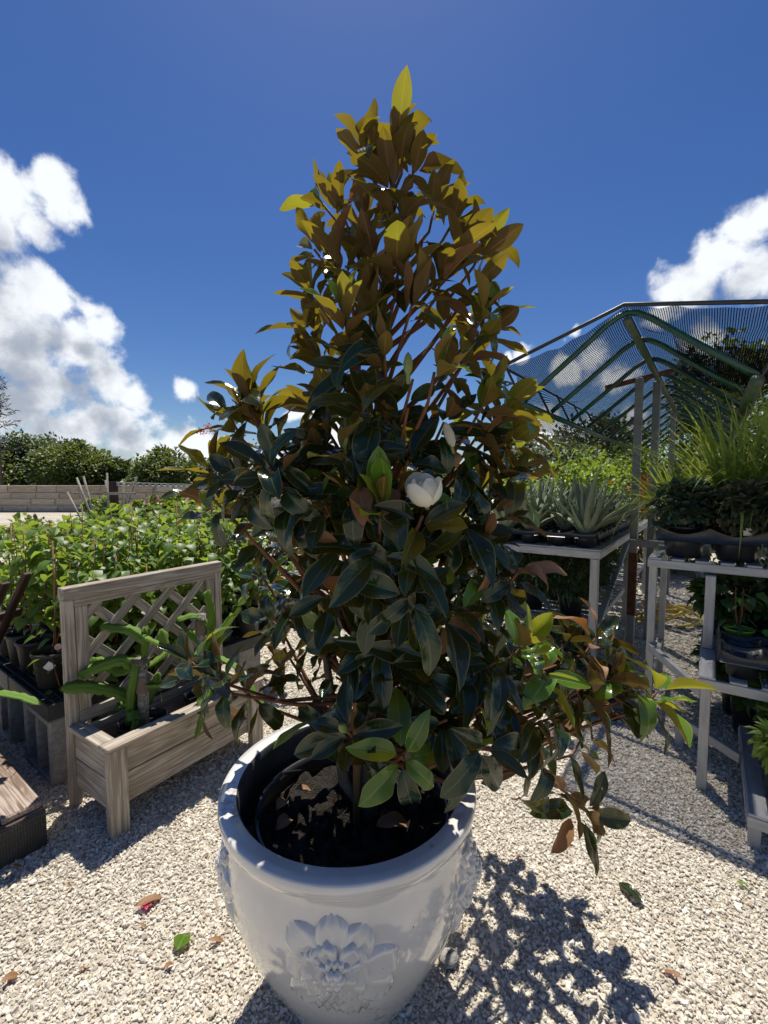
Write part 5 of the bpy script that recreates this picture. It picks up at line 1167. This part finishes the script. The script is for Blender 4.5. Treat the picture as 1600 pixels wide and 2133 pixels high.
# aloe bench
A0 = Vector((1.70, 3.51, 0))
ab_ = thing('aloe_bench', 'grey metal slatted bench covered with potted aloes right of the magnolia', 'bench', A0, RG)
deck(ab_, -1.25, 0, 0, 3.6, 1.05, 'x', .075, .105, hb=.06)
deck(ab_, -1.2, -.06, .12, 3.5, .42, 'x', .075, .15, hb=.05)
legs(ab_, [(-.05, .05), (-1.2, .05), (-.05, 1.8), (-1.2, 1.8), (-.05, 3.55), (-1.2, 3.55)], .985, .06)
board('brace', (-.02, .06, .45), (-.02, 1.6, .985), .05, .02, (1, 0, 0), 'alu', ab_)
for i in range(3):
    shuttle_tray(['black cell tray at the front edge of the aloe bench', 'black cell tray left of the corner on the aloe bench', 'black cell tray behind the front row of aloes'][i], loc2w(A0, (-.46, -.92, -.46)[i], (.02, .02, .48)[i], 1.067), 2, 2, .215, .088, .095, peak=.03, group='black trays on the aloe bench')
for i in range(5): shuttle_tray(['first', 'second', 'third', 'fourth', 'fifth', 'sixth', 'seventh', 'eighth', 'ninth', 'tenth', 'eleventh', 'twelfth'][i] + ' black cell tray behind the front ones on the aloe bench', loc2w(A0, -.46 - .46 * (i % 2), .94 + .46 * (i // 2) + (.0 if i % 2 == 0 else -.46), 1.067), 2, 2, .215, .088, .095, peak=.03, group='rear trays on the aloe bench')
LG_ALOE = []
for k, (b_, L_) in enumerate(((.1, .40), (.35, .42), (-.25, .38), (.6, .36))):
    nl, nw = 10, 6; V = []; F = []; UV = []
    for i in range(nl + 1):
        t_ = i / nl; w = .030 * (1 - t_ ** 1.6) + .002; an = b_ * t_ * 1.3; y = L_ * t_ * (math.sin(an) / an if abs(an) > 1e-4 else 1); z_ = -L_ * t_ * (1 - math.cos(an)) / an if abs(an) > 1e-4 else 0
        for j in range(8):
            a = 2 * PI * j / 8; x = math.cos(a) * w * (1 + (.06 if i % 2 else 0) * (abs(math.cos(a)) > .9)); zz = math.sin(a) * w * .33 + (.45 * w * math.cos(a) ** 2)
            V.append((x, y, z_ + zz)); UV.append((.5, t_))
    for i in range(nl):
        for j in range(8): F.append((i * 8 + j, i * 8 + (j + 1) % 8, (i + 1) * 8 + (j + 1) % 8, (i + 1) * 8 + j))
    LG_ALOE.append(leafmesh('leaf', (np.array(V), F, UV), 'aloe', rnd=.2 * k))
def aloe(label, loc, seed, n=15, s=1.0):
    r = random.Random(seed); t = thing('aloe_plant', label, 'aloe', loc, 0, 'aloes on the bench')
    for k in range(n):
        a = k * 2.4 + r.uniform(-.2, .2); th = rad(5 + 38 * (k / n) + r.uniform(-5, 5)); d = Vector((math.cos(a) * math.sin(th), math.sin(a) * math.sin(th), math.cos(th)))
        ob('leaf', LG_ALOE[r.randrange(4)], None, t, leafmat4(Vector((math.cos(a), math.sin(a), 0)) * .014, d, Vector((-math.cos(a), -math.sin(a), .3)), s * r.uniform(.75, 1.12)))
    return t
ra = random.Random(44)
for i in range(4):
    for j in range(6):
        x = -.46 + .1075 + .215 * (i - (0 if i < 2 else 4)) + (0 if i < 2 else -.03); y = .02 + .1075 + .215 * (j % 2) + .46 * (j // 2)
        if (i, j) in ((0, 0),): continue
        p = loc2w(A0, x, y, 1.075)
        lb = {(1, 0): 'large aloe at the front right corner of the aloe bench', (2, 0): 'aloe at the far left of the front row beside magnolia leaves', (3, 0): 'aloe in the front row left of the empty cells'}.get((i, j), 'aloe ' + ['second', 'third', 'fourth', 'first'][i] + ' of its row, in row ' + ['one', 'two', 'three', 'four', 'five', 'six'][j] + ' from the bench front')
        round_pot('black cup holding the ' + lb, p, .075, .11, 'plastic', group='aloe cups', n=16)
        aloe(lb, p + Vector((0, 0, .085)), 700 + 10 * i + j, 15 if j < 3 else 12, 1.3 if (i, j) == (1, 0) else ra.uniform(1.0, 1.28))
for i in range(8):
    p = loc2w(A0, ra.uniform(-1.1, -.1), 1.6 + .24 * i, 1.08); aloe(['first', 'second', 'third', 'fourth', 'fifth', 'sixth', 'seventh', 'eighth', 'ninth', 'tenth', 'eleventh', 'twelfth'][i] + ' of the loose aloes counted towards the far bench end', p, 760 + i, 11, 1.0)
for i, (x, y) in enumerate(((-.28, .28), (-.62, .3), (-.3, .75), (-.95, .35), (-.35, 1.3))):
    p = loc2w(A0, x, y, .437); round_pot(['black pot of the rosemary under the bench corner', 'black pot under the middle of the aloe bench', 'black pot deeper under the aloe bench', 'leftmost black pot under the aloe bench', 'rearmost black pot under the aloe bench'][i], p, .11, .18, 'plastic', n=18)
    shrub('rosemary_plant', ['dense needle leaved herb bush under the aloe bench corner', 'needle leaved herb bush under the middle of the aloe bench', 'needle leaved herb bush deeper under the aloe bench', 'leftmost herb bush under the aloe bench', 'rearmost herb bush under the aloe bench'][i], p + Vector((0, 0, .14)), (.25, .25, .25), 'rosemary', 780 + i, 1900, .10, LG_NARROW, cat='herb', group='herbs under the aloe bench')
# herb pots spilling to the ground below the bench
shrub('rosemary_plant', 'trailing herb bush on the gravel under the aloe bench', loc2w(A0, -.35, .02, 0), (.26, .24, .2), 'rosemary', 790, 1900, .10, LG_NARROW, cat='herb')
shrub('rosemary_plant', 'pale herb bush on the gravel behind the magnolia branch', loc2w(A0, -.85, -.25, 0), (.28, .24, .24), 'greyleaf', 791, 1500, .09, LG_NARROW, cat='herb')

# ------------------------------------------------------------------ shade canopy
K0 = Vector((1.475, 2.80, 0)); LEN = 7.1
cn = thing('shade_canopy', 'gabled shade canopy of green pipe ribs under black net over the benches', 'canopy', K0, RG)
HW, ZE, ZR = .62, 2.16, 2.62
for i in range(12):
    y = .64 * i
    pts = [(-HW, y, ZE), (-.34, y, 2.385), (-.12, y, 2.565), (-.05, y, 2.608), (0, y, ZR), (.05, y, 2.608), (.12, y, 2.565), (.34, y, 2.385), (HW, y, ZE)]
    MB().tube(pts, .019, 8).build('rib', 'greenpipe', cn, True)
MB().tube([(0, -.02, ZR - .05), (0, LEN, ZR - .05)], .024, 10).build('ridge_pipe', 'greenpipe2', cn, True)
for s_ in (-1, 1): MB().tube([(s_ * HW, -.03, ZE - .03), (s_ * HW, LEN, ZE - .03)], .022 if s_ < 0 else .034, 10).build('eave_pipe', 'greenpipe2' if s_ > 0 else 'greenpipe', cn, True)
EL, ER = (-.78, 2.41), (.80, 2.50)
MB().tube([(EL[0], -.02, EL[1]), (-.02, -.02, ZR + .045), (ER[0], -.02, ER[1])], .013, 8).build('net_edge_pipe', 'blackpipe', cn, True)
for (x, z_) in (EL, ER): MB().tube([(x, -.02, z_), (x, LEN, z_)], .010, 8).build('net_edge_pipe', 'blackpipe', cn, True)
for i in range(12):
    MB().tube([(-HW - .01, .64 * i, ZE - .02), (EL[0] + .02, .64 * i, EL[1])], .009, 6).build('net_strut', 'blackpipe', cn); MB().tube([(HW + .01, .64 * i, ZE - .02), (ER[0], .64 * i, ER[1])], .010, 6).build('net_strut', 'blackpipe', cn)
def net(profile, name, y0=-.02, y1=LEN, ny=90, sagf=.03, seed=0, label=None):
    r = np.random.RandomState(seed); V = []; F = []; UV = []; n = len(profile); dist = [0]
    for a, b in zip(profile, profile[1:]): dist.append(dist[-1] + math.hypot(b[0] - a[0], b[1] - a[1]))
    for i in range(ny + 1):
        y = y0 + (y1 - y0) * i / ny; sg = sagf * math.sin(PI * ((y / .64) % 1)) ** 2
        for k, (x, z_) in enumerate(profile):
            e = 0 if k in (0, n - 1) else 1
            V.append((x, y, z_ - sg * e + e * (.005 * r.randn() + .008 * math.sin(y * 7.3 + x * 9 + seed) * math.sin(y * 2.9 - x * 5)))); UV.append((y, dist[k]))
    for i in range(ny):
        for k in range(n - 1): F.append((i * n + k, i * n + k + 1, (i + 1) * n + k + 1, (i + 1) * n + k))
    return MB().add(V, F, UV).build(name, 'net', cn, True, label=label)
lin = lambda a, b, n, s_=.0: [(a[0] + (b[0] - a[0]) * k / n, a[1] + (b[1] - a[1]) * k / n - s_ * math.sin(PI * k / n)) for k in range(n + 1)]
net(lin(EL, (0, ZR + .04), 10, .05), 'net', seed=1); net(lin((0, ZR + .042), ER, 10, .03), 'net', seed=2)
net(lin((EL[0] - .01, EL[1] - .01), (-.70, 2.02), 6, .0), 'net_flap', y0=.3, seed=3, sagf=.06, label='net hanging down along the left edge of the canopy')
net(lin((.22, 2.50), (.79, 2.32), 6, .05), 'net_fold', y0=.1, y1=1.3, ny=24, seed=4, label='doubled fold of net under the right slope')
net(lin((.30, 2.44), (.74, 2.27), 6, .06), 'net_fold', y0=.25, y1=1.2, ny=24, seed=5, label='bunched net fold under the right slope')
for x, y, zt_ in ((-.02, 0, 2.60), (-.02, 2.04, 2.57), (-.02, 4.3, 2.57), (-.02, 6.4, 2.57)):
    if y: MB().box((x - .033, y - .033, 0), (x + .033, y + .033, zt_), .006).build('post', 'greypost', cn)
w = Vector((2.2, 3.95, 0)) - K0; lx_, ly_ = w.dot(NN), w.dot(EE)
MB().box((lx_ - .03, ly_ - .03, 0), (lx_ + .03, ly_ + .03, 2.49), .005).build('post', 'greypost', cn, label='grey post nearest the aloe bench')
MB().box((lx_ - .0325, ly_ - .0325, .42), (lx_ + .0325, ly_ + .0325, .98), .003).build('rust_patch', 'rust', cn, label='rusty lower stretch of the near post')
def cwl(p): w_ = p - K0; return Vector((w_.dot(NN), w_.dot(EE), p.z))
board('cross_iron', cwl(at(1262, 808, 4.0)), cwl(at(1425, 766, 4.25)), .045, .02, (0, 0, 1), 'rust', cn)
board('cross_rail', cwl(at(1312, 1130, 3.9)), cwl(at(1385, 1135, 3.75)), .06, .04, (0, 0, 1), 'greypost', cn)

# ------------------------------------------------------------------ hose, carton, tray on the gravel
hc = gz(1392, 1296); r = random.Random(9); pts = []
for i in range(210):
    a = i * .21; rr_ = .26 + .05 * math.sin(i * .13) + r.uniform(-.006, .006); k = i / 210
    pts.append(Vector((math.cos(a) * rr_ + .10 * math.sin(i * .05), math.sin(a) * rr_ * .8, .024 + .16 * k + .05 * math.sin(a * 1.0 + i * .02) * (1 + k))))
hz = MB().tube(pts, .0155, 8).build('hose', 'hose', None, True); hz.location = hc; tag(hz, 'coil of yellow garden hose on gravel behind the tiered bench', 'hose')
ca = thing('carton', 'white and pink printed carton on the gravel under the right magnolia branch', 'carton', gz(1165, 1548), rad(-22))
MB().box((-.06, 0, 0), (.06, .09, .14), .003).build('carton_body', 'paper', ca); MB().box((-.05, -.0045, .02), (.05, -.0015, .075), .0005).build('printed_panel', 'pink', ca)
for k in range(4): MB().box((-.04, -.0075, .03 + .01 * k), (.035 - .02 * (k % 2), -.0055, .034 + .01 * k), .0003).build('print_line', 'redpot', ca)
shuttle_tray('black tray standing on gravel beside the pink carton', gz(1185, 1500) + Vector((.05, .05, 0)), 2, 2, .16, .07, .11, rad(-22))

# ------------------------------------------------------------------ plants behind the benches on the right
for i, (px, top, Y, rx, mt_, fl_, lb, n_, lf) in enumerate([
    (1275, 955, 8.5, 1.0, 'lush', ('yellowfl', 4, .08, 'blossom'), 'light green shrub with yellow flowers beyond the aloes', 2600, .13),
    (1200, 965, 7.6, .75, 'lush', ('yellowfl', 1, .06, 'blossom'), 'feathery light green shrub right behind the aloes', 2000, .12),
    (1345, 940, 9.5, .9, 'lush', ('yellowfl', 3, .08, 'blossom'), 'tall shrub with yellow flowers behind the grey posts', 2200, .13),
    (1361, 985, 7.4, .30, 'redfl', None, 'shrub of deep red blossom behind the grey posts', 700, .08),
    (1105, 915, 9.0, .75, 'greyleaf', None, 'thin grey green small tree right of the magnolia', 900, .13),
    (1180, 890, 11, 1.0, 'greyleaf', None, 'loose grey green tree behind the yellow flowered shrubs', 1200, .15),
    (1075, 985, 7.2, .55, 'sapling', None, 'green shrub just right of the magnolia behind the aloes', 1200, .11),
    (1440, 880, 8.5, 1.2, 'treeleaf2', None, 'green bush behind the lemongrass under the canopy', 2600, .14),
    (1560, 830, 8.0, 1.4, 'treeleaf', None, 'dark bush behind the lemongrass at the right edge', 3000, .15),
    (1010, 990, 8.0, .8, 'sapling', None, 'green shrub hidden behind the right side of the magnolia', 1200, .12)]):
    p = at(px, top, Y); shrub('background_shrub', lb, (p.x, Y, 0), (rx, rx * .8, p.z / 2), mt_, 800 + i, n_, lf, None, fl_, 'shrubs beyond the aloe bench')
wood_bench('dark wooden bench far behind the hose on the right', (4.0, 8.2, 0), (6.5, 6.6, 0), .9, .55)

rk = random.Random(77)
for i in range(16):
    px = 20 + 27 * i; Y = 5.2 + (i * 1.7) % 4.2; p = gz(px, 1003 + 1500 / Y); 
    p = Vector(((px - 800) / FPX * Y, Y, 0))
    if p.x > -2.6: p.x -= 1.4
    round_pot(['first', 'second', 'third', 'fourth', 'fifth', 'sixth', 'seventh', 'eighth', 'ninth', 'tenth', 'eleventh', 'twelfth', 'thirteenth', 'fourteenth', 'fifteenth', 'sixteenth'][i] + ' black pot from the left in the rows beyond the saplings', p, .16, .30, 'plastic', group='pots standing beyond the sapling block', n=18)
    shrub('potted_shrub', ['first', 'second', 'third', 'fourth', 'fifth', 'sixth', 'seventh', 'eighth', 'ninth', 'tenth', 'eleventh', 'twelfth', 'thirteenth', 'fourteenth', 'fifteenth', 'sixteenth'][i] + ' bushy potted shrub from the left beyond the sapling block', p + Vector((0, 0, .26)), (.34, .34, rk.uniform(.28, .46)), ['lush', 'sapling', 'treeleaf2'][i % 3], 950 + i, 420, .10, LG_SAP, group='shrubs standing beyond the sapling block')

for i, (x, y, mt_) in enumerate(((-.55, .75, 'shrub'), (-.85, .8, 'rosemary'), (-.3, 1.75, 'rosemary'), (-.65, 1.3, 'shrub'), (-.95, 1.5, 'lush'))):
    p = loc2w(A0, x, y, .437); w_ = ['second', 'third', 'fourth', 'fifth', 'sixth'][i]; round_pot(w_ + ' dark pot crowded on the lower shelf of the aloe bench', p, .11, .18, 'plastic', n=18, group='pots crowded on the lower shelf')
    shrub('potted_plant', w_ + ' leafy plant crowded on the lower shelf of the aloe bench', p + Vector((0, 0, .14)), (.22, .22, .2), mt_, 830 + i, 900, .08, LG_NARROW if mt_ == 'rosemary' else LG_SAP, group='plants crowded on the lower shelf', cat='plant')
for i, (x, y) in enumerate(((.55, .55), (.85, .6), (1.15, .55), (.6, .25), (.95, .28), (1.3, .3))):
    p = loc2w(T0, x, y, .0); w_ = ['first', 'second', 'third', 'fourth', 'fifth', 'sixth'][i]
    round_pot(w_ + ' big black pot standing on gravel under the top tier', p, .14, .28, 'plastic', n=18, group='pots under the top tier'); shrub('potted_plant', w_ + ' dark broad leaved plant under the top tier', p + Vector((0, 0, .24)), (.22, .22, .22), 'heart', 850 + i, 420, .11, LG_SAP, group='plants under the top tier', cat='plant')

# small dry bits scattered over the gravel
rl_ = random.Random(15); ms = []
while len(ms) < 170:
    Y = rl_.uniform(1.1, 4.2); X = rl_.uniform(-1, 1) * (.9 * Y)
    if (X + .105) ** 2 + (Y - 1.325) ** 2 < .16: continue
    ms.append(leafmat4((X, Y, .014), rdir(rl_) * Vector((1, 1, .1)).length if False else Vector((rl_.uniform(-1, 1), rl_.uniform(-1, 1), rl_.uniform(0, .25))), (rl_.uniform(-.4, .4), rl_.uniform(-.4, .4), 1), rl_.choice([.008, .012, .016, .024, .03])))
lt_ = scatter('leaf_litter', [leafgrid(1, .42, 3, 2, .6, .4, .1, 'obovate', .05), leafgrid(1, .2, 3, 2, .3, .3, .1, 'obovate', .05)], ms, 'dead', None, 'stuff', seed=4); lt_['label'] = 'small dry leaf fragments strewn over the gravel'

for i, (x, y) in enumerate(((1.12, -.56), (1.12, -.36), (1.12, -.14))):
    shuttle_tray(['near', 'middle', 'rear'][i] + ' right hand dark tray on the middle tier', loc2w(T0, x, y, ZM), 3, 1, .175, .076, .10, peak=.04, group='trays on the middle tier')
for i in range(7):
    p = loc2w(T0, .42 + .19 * i, .27 if i % 2 else .24, ZM); w_ = ['first', 'second', 'third', 'fourth', 'fifth', 'sixth', 'seventh'][i]
    round_pot(w_ + ' dark pot at the back of the middle tier', p, .085, .15, 'plastic', n=18, group='pots at the back of the middle tier'); shrub('potted_plant', w_ + ' dark leafy plant at the back of the middle tier', p + Vector((0, 0, .12)), (.14, .12, .13), 'heart', 980 + i, 320, .085, LG_SAP, group='plants at the back of the middle tier', cat='plant')
